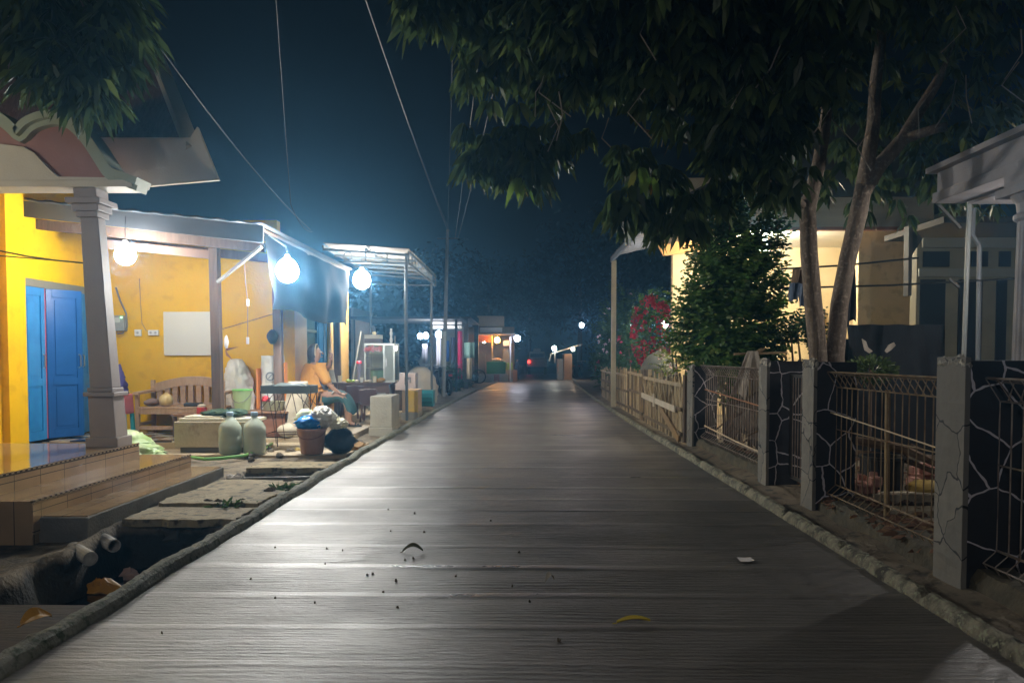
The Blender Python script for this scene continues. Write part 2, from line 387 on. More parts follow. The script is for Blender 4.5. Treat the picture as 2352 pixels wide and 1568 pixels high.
def kerb(side, wd, ht, m, broken):
    yk = frange(.5, 9, .05) + frange(9, 20, .2) + frange(20, 48, .8) + [48]
    prof = [(-.02, -.35), (0, .25), (.12, .72), (.32, .96), (.62, 1.0), (.86, .8), (1.0, .35), (1.03, -.4)]
    vs = []
    for y in yk:
        n1 = noise.noise(Vector((y * 1.4, side * 5, 0))); n2 = noise.noise(Vector((y * 5.5, side * 3, 2)))
        k = 1 + broken * (n1 * .35 + n2 * .3); kw = 1 + broken * n2 * .35 + .1 * n1
        if not broken:
            k = 1 + .10 * n2; g = (y + .15) % 1.06
            if g < .05: k *= .45
        for a, h in prof:
            n3 = noise.noise(Vector((y * 9, a * 4, side))) * .006 + noise.noise(Vector((y * 24, a * 9, side))) * .006
            vs.append((cxr(y) + side * (hw(y) - .03 + a * wd * kw + n3 + broken * .05 * n1), y, max(-.05, h * ht * k + n3)))
    n = len(prof)
    b = MB(); b.add(vs, [(j * n + i, j * n + i + 1, (j + 1) * n + i + 1, (j + 1) * n + i) for j in range(len(yk) - 1) for i in range(n - 1)])
    return struct('kerb', b, m, smooth=False)
M_kl = mat('mossy_cement', (.15, .155, .115), .8, (.23, .23, .19), 4.5, .9, 45, dirt=(.05, .07, .035))
M_kr = mat('lichened_concrete', (.30, .28, .20), .85, (.05, .045, .035), 9, 1.0, 60, dirt=(.28, .30, .20))
kerb(-1, .115, .07, M_kl, .6); kerb(1, .10, .075, M_kr, 0)

# drain water
b = MB(); b.add([(x, y, -.385 + .004 * noise.noise(Vector((x * 5, y * 5, 0)))) for y in (3.9, 4.5, 5.1, 5.7, 6.35) for x in (-3.5, -3.1, -2.7, -2.25)],
    [(j * 4 + i, j * 4 + i + 1, j * 4 + i + 5, j * 4 + i + 4) for j in range(4) for i in range(3)])
o = struct('drain_water', b, mat('black_water', (.008, .008, .008), .08, spec=.6, bump=.25, bscale=5), smooth=True)

# broken slabs over the drain
M_slab = mat('worn_concrete', (.25, .20, .115), .8, (.34, .28, .165), 3, .7, 26, dirt=(.09, .075, .05))
def slab(x0, x1, y0, y1, z, th, label, seed):
    r = random.Random(seed); pts = []
    for (xa, ya), (xb, yb) in (((x0, y0), (x1, y0)), ((x1, y0), (x1, y1)), ((x1, y1), (x0, y1)), ((x0, y1), (x0, y0))):
        for k in range(9):
            t = k / 9; pts.append((xa + (xb - xa) * t + r.uniform(-.022, .022), ya + (yb - ya) * t + r.uniform(-.03, .03)))
    b = MB(); b.prism(pts, z - th, z + r.uniform(-.004, .004), 'xy')
    return tag(b.build('drain_slab', M_slab, bevel=.006), label, 'slab', 'concrete slabs laid over the roadside drain')
slab(-3.30, -2.36, 6.12, 6.62, .012, .07, 'brown concrete slab bordering the far end of the open black drain', 1)
slab(-3.30, -2.36, 6.67, 7.12, .035, .07, 'split brown concrete slab with a raised edge, between two flat drain slabs', 2)
slab(-3.28, -2.36, 7.16, 8.06, .018, .07, 'widest pale concrete slab in front of the square drain opening', 3)
slab(-3.30, -2.36, 8.96, 9.5, .016, .07, 'pale slab behind the square drain opening, before the rubbish bucket', 4)
b = MB(); b.box(-3.55, -2.34, 3.2, 4.02, -.06, .0); tag(b.build('plank', mat('dark_wood', (.06, .04, .028), .75, (.03, .022, .017), 12, .6, 40, stretch=(.2, 3, 3)), bevel=.01),
    'dark brown board covering the drain at the lower left corner', 'board')
b = MB(); b.bar(G(560, 1101, .0), G(730, 1098, .03), .03, .05); tag(b.build('iron_bar', mat('grey_iron', (.12, .12, .12), .45, metal=.7), bevel=.004), 'thin grey iron bar lying across the square drain opening', 'bar')
for (u, v), lab in (((262, 1253), 'open round end of a plastic drain pipe jutting over the black drain'), ((208, 1283), 'capped pale round pipe end beside the black drain water')):
    p = G(u, v, -.12); d = Vector((.75, -.65, -.05)).normalized(); a = p - d * .35
    t = thing('drain_pipe', lab, 'pipe', tuple(a), 'pipe ends in the drain')
    M_pipe = mat('grey_pipe', (.5, .48, .44), .5, (.34, .32, .29), 9)
    sx = d.cross(Vector((0, 0, 1))).normalized(); sy = sx.cross(d)
    q = MB(); vs = []
    for pp, r in ((a, .052), (p, .052), (p, .042), (a + d * .05, .042)):
        vs += [pp + (sx * math.cos(k * math.pi / 8) + sy * math.sin(k * math.pi / 8)) * r for k in range(16)]
    q.add(vs, [(j * 16 + k, j * 16 + (k + 1) % 16, (j + 1) * 16 + (k + 1) % 16, (j + 1) * 16 + k) for j in range(3) for k in range(16)])
    q.build('pipe_wall', M_pipe, t, smooth=False)
    if u < 230:
        q = MB(); q.tube([p - d * .02, p + d * .004], .041, 16); q.build('end_cap', mat('pale_cap', (.5, .48, .42), .5, (.3, .29, .25), 14), t)

# ================================================================== lamps (lit bulbs in view, and unseen ones inferred from lit surfaces)
def bulb(pos, r, strength, label, col=(1, .97, .92), cord=.25, name='light_bulb', group=None, seg=(14, 9), hang=True):
    pos = Vector(pos); t = thing(name, label, 'lamp', tuple(pos), group)
    m = mat('lit_%d_%d_%d_%d' % (strength, col[0] * 100, col[1] * 100, col[2] * 100), (.9, .9, .9), .3, emit=strength, ecol=col)
    q = MB(); q.lathe([(max(1e-5, r * math.sin(math.pi * i / 10) * (1 - .12 * (i / 10))), -r * math.cos(math.pi * i / 10) * (1.08 if i > 5 else 1)) for i in range(11)], pos, 16); q.build('glass', m, t, smooth=True)
    if hang:
        q = MB(); q.lathe([(r * .24, r * .95), (r * .22, r * 1.35), (r * .14, r * 1.42)], pos, 10); q.build('socket', mat('white_plastic', (.7, .7, .68), .4), t)
        if cord:
            q = MB(); q.tube([pos + Vector((0, 0, r * 1.6)), pos + Vector((.01, 0, r * 1.6 + cord))], .006, 5); q.build('cord', mat('black_cable', (.02, .02, .02), .5), t)
    return t
COOL = (1.0, .985, .93)
bulb(P(288, 585, 10.45), .145, 58, 'glaring white bulb under the porch roof above the wooden bench', COOL, .3)
L2 = P(660, 622, 10.75)
t2_ = bulb(L2, .165, 135, 'brightest white bulb hanging in front of the black tarpaulin', COOL, .0)
b = MB(); b.tube([L2 + Vector((0, 0, .27)), L2 + Vector((-.05, .1, .36)), (-3.66, 10.9, 3.1)], .012, 6); b.build('bracket_arm', mat('grey_steel', (.22, .25, .27), .45, metal=.5), t2_)
bulb(P(831, 643, 16.6), .20, 72, 'white bulb hanging under the striped sheet canopy', COOL, .30)
bulb((-6.3, 5.6, 2.8), .09, 60, 'porch bulb of the tiled house outside the left edge', (1, .90, .72), .2)

bulb((-1.2, -2.2, 3.7), .10, 170, 'street bulb hanging over the lane behind the viewer', (1, .96, .96), .4)
# ================================================================== tiled house with the column (near left)
M_tile = tilemat('tan_tile', (.46, .31, .17), (.52, .36, .20), (.12, .09, .06), .30, .30, .10)
M_tiler = tilemat('tan_riser_tile', (.56, .39, .24), (.62, .44, .27), (.13, .10, .07), .34, .16, .14, plane='yz')
M_cem = mat('grey_cement', (.13, .125, .11), .75, (.19, .18, .155), 4, .6, 40)
M_col = mat('mauve_paint', (.30, .255, .25), .55, (.34, .29, .27), 3, .15, 60)
M_cream = mat('cream_paint', (.62, .57, .47), .6, (.55, .50, .41), 2.5, .15, 50)
house = thing('tiled_house', 'house with tan tiled steps, mauve square column and wavy parapet under a red roof', 'house', (-5, 7, 0))
b = MB(); b.box(-9.5, -4.2, -2.5, 8.15, -.1, .398); b.build('terrace', M_tile, house)
b = MB(); b.box(-4.2, -4.192, 2.0, 8.15, -.1, .37); b.build('terrace_riser', M_tiler, house)
b = MB(); b.box(-4.2, -3.76, 5.68, 8.44, -.1, .238); b.box(-5.4, -4.2, 8.15, 8.44, -.1, .238); b.build('step', M_tile, house)
b = MB(); b.box(-3.76, -3.752, 5.68, 8.44, -.02, .21); b.build('step_riser', M_tiler, house)
b = MB(); b.box(-3.97, -3.38, 5.76, 8.44, -.16, .096); b.build('bottom_slab', M_cem, house, bevel=.008)
b = MB(); b.box(-3.75, -3.40, 5.80, 8.42, .096, .104); b.build('slab_tile', M_tile, house)
M_nos = tilemat('notched_nosing', (.07, .04, .03), (.42, .34, .24), (0, 0, 0), .034, .034, .15, True)
for x, z, y0, y1 in ((-4.2, .4, 2.0, 8.15), (-3.76, .24, 5.68, 8.44)):
    q = MB(); q.box(x - .012, x + .010, y0, y1, z - .016, z + .003); q.build('nosing', M_nos, house)
cx, cy = -4.40, 7.93
b = MB()
b.box(cx - .17, cx + .17, cy - .15, cy + .15, .398, .50, taper=.0)
b.box(cx - .14, cx + .14, cy - .12, cy + .12, .50, .93, taper=.06)
b.box(cx - .165, cx + .165, cy - .145, cy + .145, .93, .975); b.box(cx - .135, cx + .135, cy - .115, cy + .115, .975, 1.02)
b.box(cx - .118, cx + .118, cy - .09, cy + .09, 1.02, 2.80, taper=.2)
b.box(cx - .115, cx + .115, cy - .115, cy + .115, 2.80, 2.86); b.box(cx - .14, cx + .14, cy - .14, cy + .14, 2.86, 2.93)
b.box(cx - .18, cx + .18, cy - .18, cy + .18, 2.93, 2.99); b.box(cx - .12, cx + .12, cy - .12, cy + .12, 2.99, 3.099)
b.v = [(x - .055 * max(0, z - .5), y, z) for x, y, z in b.v]
b.build('column', M_col, house, bevel=.008)
b = MB(); b.box(-9.0, -4.03, 7.78, 8.10, 3.10, 3.17); b.build('beam', M_cream, house, bevel=.006)
pts = [(-160, 430), (-110, 350), (-70, 290), (-30, 262), (0, 270), (28, 290), (50, 312), (70, 290), (100, 276), (135, 272), (170, 285), (205, 320), (235, 365), (258, 398), (290, 412), (322, 424)]
Yg = 7.84
cur = [P(u, v, Yg) for u, v in pts]
poly = [(p.x, p.z) for p in cur] + [(-4.03, 3.17), (cur[0].x, 3.17)]
b = MB(); b.prism(poly, Yg + .04, Yg + .18, 'xz'); b.build('parapet', mat('red_infill', (.34, .17, .14), .7, (.38, .20, .17), 3, .1), house)
cs = smooth_path(cur[:7]) [:-1] + smooth_path(cur[6:])
ribbon(cs, .055, -.02, Yg - .10, Yg + .20).build('parapet_moulding', mat('pale_green_paint', (.36, .40, .30), .6), house)
ribbon(cs, -.02, -.075, Yg - .04, Yg + .17).build('lower_moulding', mat('pale_green_paint', (.36, .40, .30), .6), house)
lo = [P(u, v, Yg - .02) for u, v in ((-170, 330), (0, 330), (50, 336), (75, 350), (105, 382), (130, 405), (255, 407), (270, 425), (-170, 425))]
b = MB(); b.prism([(p.x, max(3.172, p.z)) for p in lo], Yg - .005, Yg + .035, 'xz'); b.build('parapet_panel', M_cream, house)
# roof: cream eave board and steep red hipped roof
fa = [P(u, v, 8.5) for u, v in ((-400, 318), (440, 318), (456, 293), (505, 415), (325, 431), (-400, 431))]
b = MB(); b.prism([(p.x, p.z) for p in fa], 8.46, 8.52, 'xz'); b.build('eave_board', M_cream, house, bevel=.005)
b = MB(); z0 = 3.72; hx = -3.72
top = (hx - 2.1, 10.75, 7.2)
b.add([(-9.5, 8.53, z0), (hx, 8.53, z0), top, (-9.5, 10.75, 7.2)], [(0, 1, 2, 3)])
b.add([(-9.5, 8.65, z0), (hx - .02, 8.65, z0), (top[0] - .02, top[1] + .12, top[2]), (-9.5, 10.87, 7.2)], [(0, 1, 2, 3)])
b.add([(hx, 8.53, z0), top, (top[0] - .02, top[1] + .12, top[2]), (hx - .02, 8.65, z0)], [(0, 1, 2, 3)])
def rooftile():
    return mat('red_roof_tile', (.26, .16, .14), .7, (.18, .11, .10), 5, .8, 14, stretch=(6, .5, 2))
b.build('roof', rooftile(), house)
b = MB(); b.bar((hx + .02, 8.5, z0 - .05), Vector(top) + Vector((0, 0, .05)), .16, .09); b.build('hip_board', M_cream, house)
b = MB(); b.box(-9.5, -7.1, -2, 8.1, .4, 3.1); b.build('wall', mat('olive_wall', (.33, .30, .16), .7, (.26, .22, .12), 2), house)

# ================================================================== yellow house
YEL = mat('yellow_paint', (.70, .41, .003), .7, (.74, .445, .004), 1.6, .18, 30, spec=.15, dirt=(.65, .375, .004))
YEL2 = mat('amber_paint', (.80, .47, .10), .55, (.84, .54, .16), 2)
CRM = mat('buff_paint', (.78, .58, .32), .55, (.72, .52, .27), 2)
BLU = mat('blue_gloss', (.02, .17, .42), .22, (.03, .22, .50), 4, .05, 20)
BLUD = mat('deep_blue_gloss', (.012, .085, .27), .22, (.015, .10, .32), 4, .05, 20)
yh = thing('yellow_house', 'yellow house with folding blue doors and a lit porch', 'house', (-6, 12, 0))
b = MB(); b.box(-9.5, -4.1, 12.6, 12.78, 0, 3.62); b.build('back_wall', YEL, yh)
b = MB(); b.box(-7.2, -7.0, 8.7, 10.40, 0, 3.9); b.box(-7.2, -7.0, 12.28, 12.6, 0, 3.9); b.box(-7.2, -7.0, 10.40, 12.28, 2.36, 3.9); b.box(-7.02, -6.90, 10.02, 10.40, .1, 3.7); b.build('side_wall', YEL, yh)
b = MB(); b.box(-7.5, -7.24, 10.3, 12.4, .1, 2.5); b.build('dark_interior', mat('dim_room', (.05, .04, .04), .9), yh)
def door(y0, y1, x, m, ang=0.0, name='door_leaf'):
    q = MB(); z0, z1 = .14, 2.34; wd = y1 - y0; fr = .085
    q.box(x - .02, x + .02, 0, fr, z0, z1); q.box(x - .02, x + .02, wd - fr, wd, z0, z1)
    for za, zb in ((z0, z0 + .13), (.92, 1.03), (z1 - .12, z1)): q.box(x - .02, x + .02, fr, wd - fr, za, zb)
    q.box(x - .028, x + .004, fr, wd - fr, z0 + .13, .92); q.box(x - .028, x + .004, fr, wd - fr, 1.03, z1 - .12)
    q.box(x - .01, x + .014, fr + .04, wd - fr - .04, z0 + .17, .88); q.box(x - .01, x + .014, fr + .04, wd - fr - .04, 1.07, z1 - .16)
    c, s_ = math.cos(ang), math.sin(ang)
    q.v = [(x + (vx - x) * c + vy * s_, y0 - (vx - x) * s_ + vy * c, vz) for vx, vy, vz in q.v]
    o = q.build(name, m, yh, bevel=.004)
    h = MB(); hx_, hy = x + .045 * c + (wd - .05) * s_, y0 - .045 * s_ + (wd - .05) * c
    h.tube([(hx_ - .03, hy, 1.18), (hx_, hy, 1.2), (hx_, hy, 1.36), (hx_ - .03, hy, 1.38)], .008, 6)
    h.build('handle', mat('steel', (.5, .5, .5), .3, metal=1), o, local=True); return o
door(10.42, 10.92, -6.99, BLU); door(10.97, 11.50, -6.99, BLUD, .5); door(11.42, 11.86, -6.99, BLU, .06); door(11.86, 12.28, -6.99, BLU)
b = MB(); b.box(-7.04, -6.985, 10.93, 10.985, .14, 2.34); b.box(-7.04, -6.985, 11.44, 11.48, .14, 2.34); b.build('red_jamb', mat('red_paint', (.40, .07, .10), .5), yh)
b = MB(); b.box(-7.0, -6.95, 10.38, 12.32, 2.34, 2.45); b.build('door_lintel', mat('olive_grey', (.16, .15, .12), .6), yh)
# wall facing the lane: pilaster, panel, window, door, corner pilaster
b = MB(); b.box(-4.3, -4.06, 12.78, 13.4, 0, 3.3); b.build('pilaster', YEL, yh)
b = MB(); b.box(-4.3, -4.10, 13.4, 14.3, 0, 3.3); b.box(-4.3, -4.1, 14.3, 15.8, 2.5, 3.3); b.build('buff_panel', CRM, yh)
q = MB(); q.box(-4.2, -4.14, 14.3, 15.02, 1.0, 2.5); wn = q.build('window', mat('greenish_glass', (.10, .16, .13), .1, spec=.6), yh)
q = MB(); q.box(-4.17, -4.11, 14.3, 15.02, 1.82, 1.87); q.box(-4.17, -4.11, 14.3, 14.36, 1, 2.5); q.box(-4.17, -4.11, 14.30, 15.02, .95, 1.0); q.build('window_frame', mat('green_frame', (.20, .27, .2), .4), wn, local=True)
b = MB(); b.box(-4.3, -4.12, 14.3, 15.02, 0, .95); b.build('window_wall', CRM, yh)
b = MB(); b.box(-4.2, -4.10, 15.02, 15.8, .08, 2.5); b.box(-4.11, -4.085, 15.1, 15.36, .3, 2.3); b.box(-4.11, -4.085, 15.46, 15.72, .3, 2.3); b.build('shop_door', BLU, yh, bevel=.004)
b = MB(); b.box(-4.35, -4.04, 15.8, 17.5, 0, 3.3); b.build('corner_pilaster', YEL2, yh)
b = MB(); b.box(-9.4, -4.3, 17.3, 17.5, 0, 3.3); b.build('rear_wall', YEL, yh)
# porch roof
bx = lambda x: 3.20 + (-3.68 - x) * .105
M_sheet = mat('blue_grey_sheet', (.12, .13, .15), .6, (.09, .10, .115), 2, .1, 20)
b = MB(); n = 60
vs = []
for j, y in enumerate((10.55, 16.2)):
    for i in range(n + 1):
        x = -8.2 + i * (4.55) / n; vs.append((x, y, bx(x) + .012 * math.sin(i * 1.6)))
b.add(vs, [(i, i + 1, n + 2 + i, n + 1 + i) for i in range(n)]); b.add([(x, y, z + .02) for x, y, z in vs], [(i, i + 1, n + 2 + i, n + 1 + i) for i in range(n)])
b.build('porch_roof', M_sheet, yh)
b = MB(); b.prism([(-7.1, bx(-7.1) - .02), (-3.62, bx(-3.62) - .02), (-3.62, bx(-3.62) - .26), (-7.1, bx(-7.1) - .24)], 10.53, 10.56, 'xz'); b.build('roof_flashing', M_sheet, yh)
M_brn = mat('brown_timber', (.15, .095, .07), .65, (.11, .07, .05), 9, .4, 30, stretch=(3, 3, .3))
for y in (10.85, 12.4, 14.2): 
    b = MB(); b.bar((-8.2, y, bx(-8.2) - .30), (-3.7, y, bx(-3.7) - .29), .09, .14); b.build('rafter', M_brn, yh)
b = MB(); b.bar((-6.4, 11.0, 3.02), (-4.55, 11.0, 2.83), .07, .12); b.build('lower_beam', mat('raw_timber', (.17, .10, .07), .65), yh)
b = MB(); b.bar((-3.72, 10.6, 3.12), (-3.72, 16.1, 3.12), .05, .1); b.build('eave_rail', M_brn, yh)
for x, y in ((-4.47, 11.0), (-3.95, 12.2), (-3.9, 15.9)):
    b = MB(); b.bar((x - .03, y, bx(x) - .25), (x, y, .1), .13, .13, up=(0, 1, 0)); b.build('porch_post', M_brn, yh, bevel=.006)
b = MB(); b.bar(P(500, 648, 10.93), P(601, 566, 10.75), .05, .04); b.build('brace', mat('pale_brace', (.26, .24, .20), .5), yh)
b = MB(); b.bar(P(664, 690, 11.9), P(628, 610, 12.3), .06, .09); b.build('brace', M_brn, yh)
M_chk = tilemat('checker_tile', (.55, .5, .40), (.02, .02, .025), (.1, .1, .1), .30, .30, .12, True)
b = MB(); b.box(-7.0, -4.3, 10.85, 12.6, .10, .118); b.build('porch_floor', M_chk, yh)
b = MB(); b.box(-7.0, -4.3, 10.82, 12.6, -.05, .099); b.build('porch_plinth', mat('buff_cement', (.36, .29, .19), .6, (.42, .34, .23), 2.5, .3, 30), yh)
b = MB(); b.box(-4.3, -2.78, 11.7, 18.2, -.05, .07); b.build('shop_floor', mat('buff_cement', (.36, .29, .19), .6, (.42, .34, .23), 2.5, .3, 30), yh, bevel=.01)
b = MB(); b.box(-5.6, -2.4, 10.15, 11.7, -.06, .004); b.box(-7, -5.6, 8.44, 10.2, -.06, .06); struct('apron', b, mat('buff_cement', (.36, .29, .19), .6))
# black tarpaulin hung from the eave
M_tarp = mat('black_tarpaulin', (.004, .0045, .005), .9, (.006, .007, .008), 3, .25, 14, spec=.06)
def tf(s, t):
    y = 10.75 + 5.2 * s; zt = 3.12 - .16 * math.sin(s * math.pi) * 0; zb = 2.02 - .05 * s + .05 * math.sin(s * 9)
    x = -3.68 + .05 * math.sin(s * 21 + t * 3) * t + .06 * noise.noise(Vector((s * 6, t * 3, 1))) + .10 * t * (1 - s)
    return (x, y, zt + (zb - zt) * t)
b = MB(); b.grid(tf, 60, 14); tag(b.build('hanging_tarpaulin', M_tarp, smooth=True), 'black tarpaulin sheet hanging from the porch eave behind the brightest bulb', 'tarpaulin')
# small things fixed to the yellow wall
b = MB(); a, c = P(376, 716, 12.57), P(505, 816, 12.57); b.box(a.x, c.x, 12.55, 12.598, c.z, a.z); tag(b.build('whiteboard', mat('white_board', (.62, .61, .56), .4), bevel=.004), 'blank white board on the yellow wall above the bench', 'board')
t = thing('electric_meter', 'grey electric meter on the yellow wall beside the mauve column', 'meter', tuple(P(272, 745, 12.5)))
p = P(274, 742, 12.5)
b = MB(); b.box(p.x - .09, p.x + .09, 12.47, 12.598, p.z - .13, p.z + .13); b.build('meter_case', mat('meter_grey', (.30, .31, .29), .4), t, bevel=.01)
b = MB(); b.box(p.x - .06, p.x + .03, 12.462, 12.472, p.z + .01, p.z + .09); b.build('dial_window', mat('dial', (.55, .57, .52), .2), t)
b = MB(); b.box(p.x + .045, p.x + .065, 12.46, 12.472, p.z + .085, p.z + .105); b.build('indicator', mat('green_led', (.1, .8, .1), .4, emit=3, ecol=(.2, 1, .2)), t)
b = MB(); b.tube([P(266, 660, 12.56), P(276, 690, 12.55), P(290, 720, 12.55), P(292, 750, 12.52), P(282, 765, 12.5), P(270, 766, 12.5)], .014, 6); tag(b.build('meter_cable', mat('grey_cable', (.16, .15, .14), .5)), 'thick grey cable looping from the electric meter up the wall', 'cable')
for u, lab in ((318, 'single white wall socket nearest the electric meter'), (348, 'left one of the pair of white sockets by the whiteboard'), (359, 'right one of the pair of white sockets by the whiteboard')):
    p = P(u, 764, 12.58); t = thing('wall_socket', lab, 'socket', tuple(p), 'wall sockets')
    s_ = .045 if u > 330 else .055
    b = MB(); b.box(p.x - s_, p.x + s_, 12.55, 12.598, p.z - s_, p.z + s_); b.build('plate', mat('white_plastic', (.7, .7, .68), .4), t, bevel=.006)
    b = MB(); b.tube([(p.x, 12.546, p.z), (p.x, 12.552, p.z)], .022, 10); b.build('outlet', mat('outlet_grey', (.35, .35, .34), .4), t)
b = MB(); b.tube([P(320, 640, 12.58), P(323, 700, 12.58), P(326, 742, 12.58), P(335, 758, 12.58), P(347, 764, 12.58)], .007, 5); tag(b.build('socket_wire', mat('amber_wire', (.4, .25, .08), .5)), 'thin wire running down the yellow wall to the sockets', 'wire')
b = MB(); b.tube([P(-30, 570, 9.5), P(60, 588, 9.4), P(130, 598, 9.3), P(192, 604, 9.2)], .010, 5); b.tube([P(-30, 585, 9.5), P(80, 594, 9.4), P(192, 604, 9.2)], .008, 5); tag(b.build('porch_wire', mat('black_cable', (.02, .02, .02), .5)), 'pair of dark wires strung across the yellow wall to the column', 'wire')
t = thing('cord_switch', 'small white switch on a long cord below the pale brace', 'switch', tuple(P(568, 770, 11)))
b = MB(); b.tube([P(561, 598, 10.85), P(564, 650, 10.9), P(569, 690, 10.9), P(569, 768, 10.9), P(569, 786, 10.9)], .007, 5); b.build('cord', mat('tan_cord', (.26, .18, .10), .5), t)
for v in (695, 782): 
    b = MB(); p = P(569, v, 10.9); b.box(p.x - .018, p.x + .018, 10.88, 10.92, p.z - .05, p.z + .05); b.build('switch_body', mat('white_plastic', (.7, .7, .68), .4), t, bevel=.006)
b = MB(); b.tube([P(508, 756, 11), P(540, 747, 11.4), P(600, 729, 12), P(634, 719, 12.2)], .006, 5); tag(b.build('washing_line', mat('brown_cord', (.2, .12, .06), .6)), 'thin brown cord tied between the two porch posts', 'cord')
b = MB(); c = P(626, 771, 12.1); b.blob((c.x, c.y), .09, .09, c.z - .13, c.z + .10, seed=3, amp=.08); tag(b.build('hanging_pouch', mat('dark_grey_cloth', (.03, .035, .045), .7), smooth=True), 'dark grey pouch hanging on the second porch post', 'pouch')
t = thing('hanging_ornament', 'white and brown paper ornament hanging on the first porch post', 'ornament', tuple(P(520, 790, 10.9)))
c = P(520, 786, 10.9); b = MB(); b.blob((c.x, c.y), .035, .035, c.z - .09, c.z + .10, seed=8, amp=.12, nu=8, nv=8); b.build('paper_body', mat('white_paper', (.75, .72, .7), .6), t)
b = MB(); b.add([P(518, 800, 10.88), P(549, 796, 10.9), P(520, 806, 10.9)], [(0, 1, 2)]); b.add([P(517, 802, 10.9), P(534, 826, 10.9), P(519, 816, 10.9)], [(0, 1, 2)]); b.build('paper_tail', mat('brown_paper', (.3, .13, .08), .6), t)
# ================================================================== things on the porch and in front of the yellow house
WOOD = mat('teak', (.40, .255, .15), .5, (.48, .32, .20), 7, .25, 25, stretch=(1, 1, 6))
WOODH = mat('teak_rail', (.40, .255, .15), .5, (.48, .32, .20), 7, .25, 25, stretch=(6, 6, 1))
def bench():
    t = thing('wooden_bench', 'pale slatted wooden bench with an arched back against the yellow wall', 'bench', (-5.6, 12.2, .12))
    x0, x1, yb, yf, z = -6.16, -4.72, 12.42, 11.86, .12
    q = MB(); n = 22
    top = [(x0 + .05 + (x1 - x0 - .1) * i / n, z + .78 + .12 * math.sin(math.pi * i / n)) for i in range(n + 1)]
    bot = [(x, zz - .15) for x, zz in top[::-1]]
    q.prism(top + bot, yb - .025, yb + .025, 'xz'); q.box(x0 + .05, x1 - .05, yb - .02, yb + .02, z + .40, z + .46); q.build('back_rail', WOODH, t, bevel=.006)
    for i in range(10):
        x = x0 + .13 + (x1 - x0 - .26) * i / 9
        q = MB(); q.box(x - .042, x + .042, yb - .012, yb + .012, z + .455, z + .70 + .10 * math.sin(math.pi * (x - x0) / (x1 - x0))); q.build('back_slat', WOOD, t, bevel=.003)
    q = MB()
    for k in range(5): q.box(x0 + .05, x1 - .05, yf + .11 * k, yf + .11 * k + .095, z + .395, z + .425)
    q.build('seat', WOODH, t, bevel=.004)
    for x in (x0, x1 - .06):
        q = MB(); q.box(x, x + .06, yf, yf + .06, z, z + .62); q.box(x, x + .06, yb - .04, yb + .02, z, z + .84); q.box(x + .003, x + .057, yf + .06, yb - .04, z + .12, z + .17); q.build('leg', WOOD, t, bevel=.006)
        q = MB(); q.prism([(yf - .05, z + .62), (yf - .04, z + .66), (yb, z + .69), (yb, z + .645)], x - .015, x + .085, 'yz'); q.build('armrest', WOODH, t, bevel=.006)
    q = MB(); q.box(x0 + .06, x1 - .06, yf + .005, yf + .035, z + .31, z + .393); q.box(x0 + .06, x1 - .06, yf + .005, yf + .035, z + .06, z + .12)
    q.build('apron', WOODH, t, bevel=.004)
    q = MB(); xm = (x0 + x1) / 2
    q.prism([(xm, z + .12), (xm + .05, z + .19), (xm + .045, z + .25), (xm, z + .31), (xm - .045, z + .25), (xm - .05, z + .19)], yf + .008, yf + .03, 'xz')
    for s_ in (-1, 1): q.box(xm + s_ * .10 - .02, xm + s_ * .10 + .02, yf + .008, yf + .03, z + .12, z + .31)
    q.build('carved_leaf', WOOD, t, bevel=.003)
    return z + .425, yf
zs, yf = bench()
c = P(382, 915, 12.05)
q = MB(); q.lathe([(.001, 0), (.06, .005), (.10, .04), (.115, .10), (.10, .155), (.06, .19), (.03, .20), (.015, .225), (.001, .228)], (c.x, 12.05, zs), 14, (1, .9)); tag(q.build('round_container', mat('gold_wrap', (.60, .44, .17), .3, (.70, .58, .32), 9, .3, 12), smooth=True), 'round golden lidded container standing on the bench seat', 'container')
c = P(315, 926, 12.1); q = MB(); q.blob((-6.0, 12.1), .12, .16, zs, zs + .12, seed=2, amp=.06); tag(q.build('cushion', mat('dusky_cloth', (.22, .15, .13), .8), smooth=True), 'dusky brown cushion at the left end of the bench', 'cushion')
c = P(443, 924, 12.05); q = MB(); q.box(c.x - .13, c.x + .13, 11.98, 12.16, zs, zs + .055, rz=.1); tag(q.build('folded_bag', mat('dark_bag', (.04, .045, .06), .6), bevel=.015), 'flat dark grey folded bag lying on the bench', 'bag')
c = P(476, 936, 11.7)
t = thing('low_table', 'low brown wooden table standing against the bench right end', 'table', (-4.95, 11.55, .12))
q = MB(); q.box(-5.35, -4.62, 11.35, 11.75, .43, .465); q.build('tabletop', mat('brown_board', (.22, .11, .06), .5, (.27, .15, .08), 6, .2, 20, stretch=(.4, 3, 3)), t, bevel=.005)
for x in (-5.3, -4.67):
    for y in (11.38, 11.7): q = MB(); q.box(x - .025, x + .025, y - .02, y + .02, .12, .43); q.build('leg', M_brn, t)
t = thing('food_tin', 'red tin with a glass jar lid on the low brown table', 'tin', (c.x, 11.5, .467))
q = MB(); q.lathe([(.07, 0), (.075, .01), (.075, .09), (.07, .10)], (c.x, 11.5, .467), 14); q.build('tin_body', mat('red_tin', (.5, .04, .03), .35), t, smooth=False)
q = MB(); q.lathe([(.06, .10), (.062, .13), (.03, .15), (.001, .152)], (c.x, 11.5, .467), 14); q.build('lid', mat('clear_lid', (.6, .58, .5), .2), t)
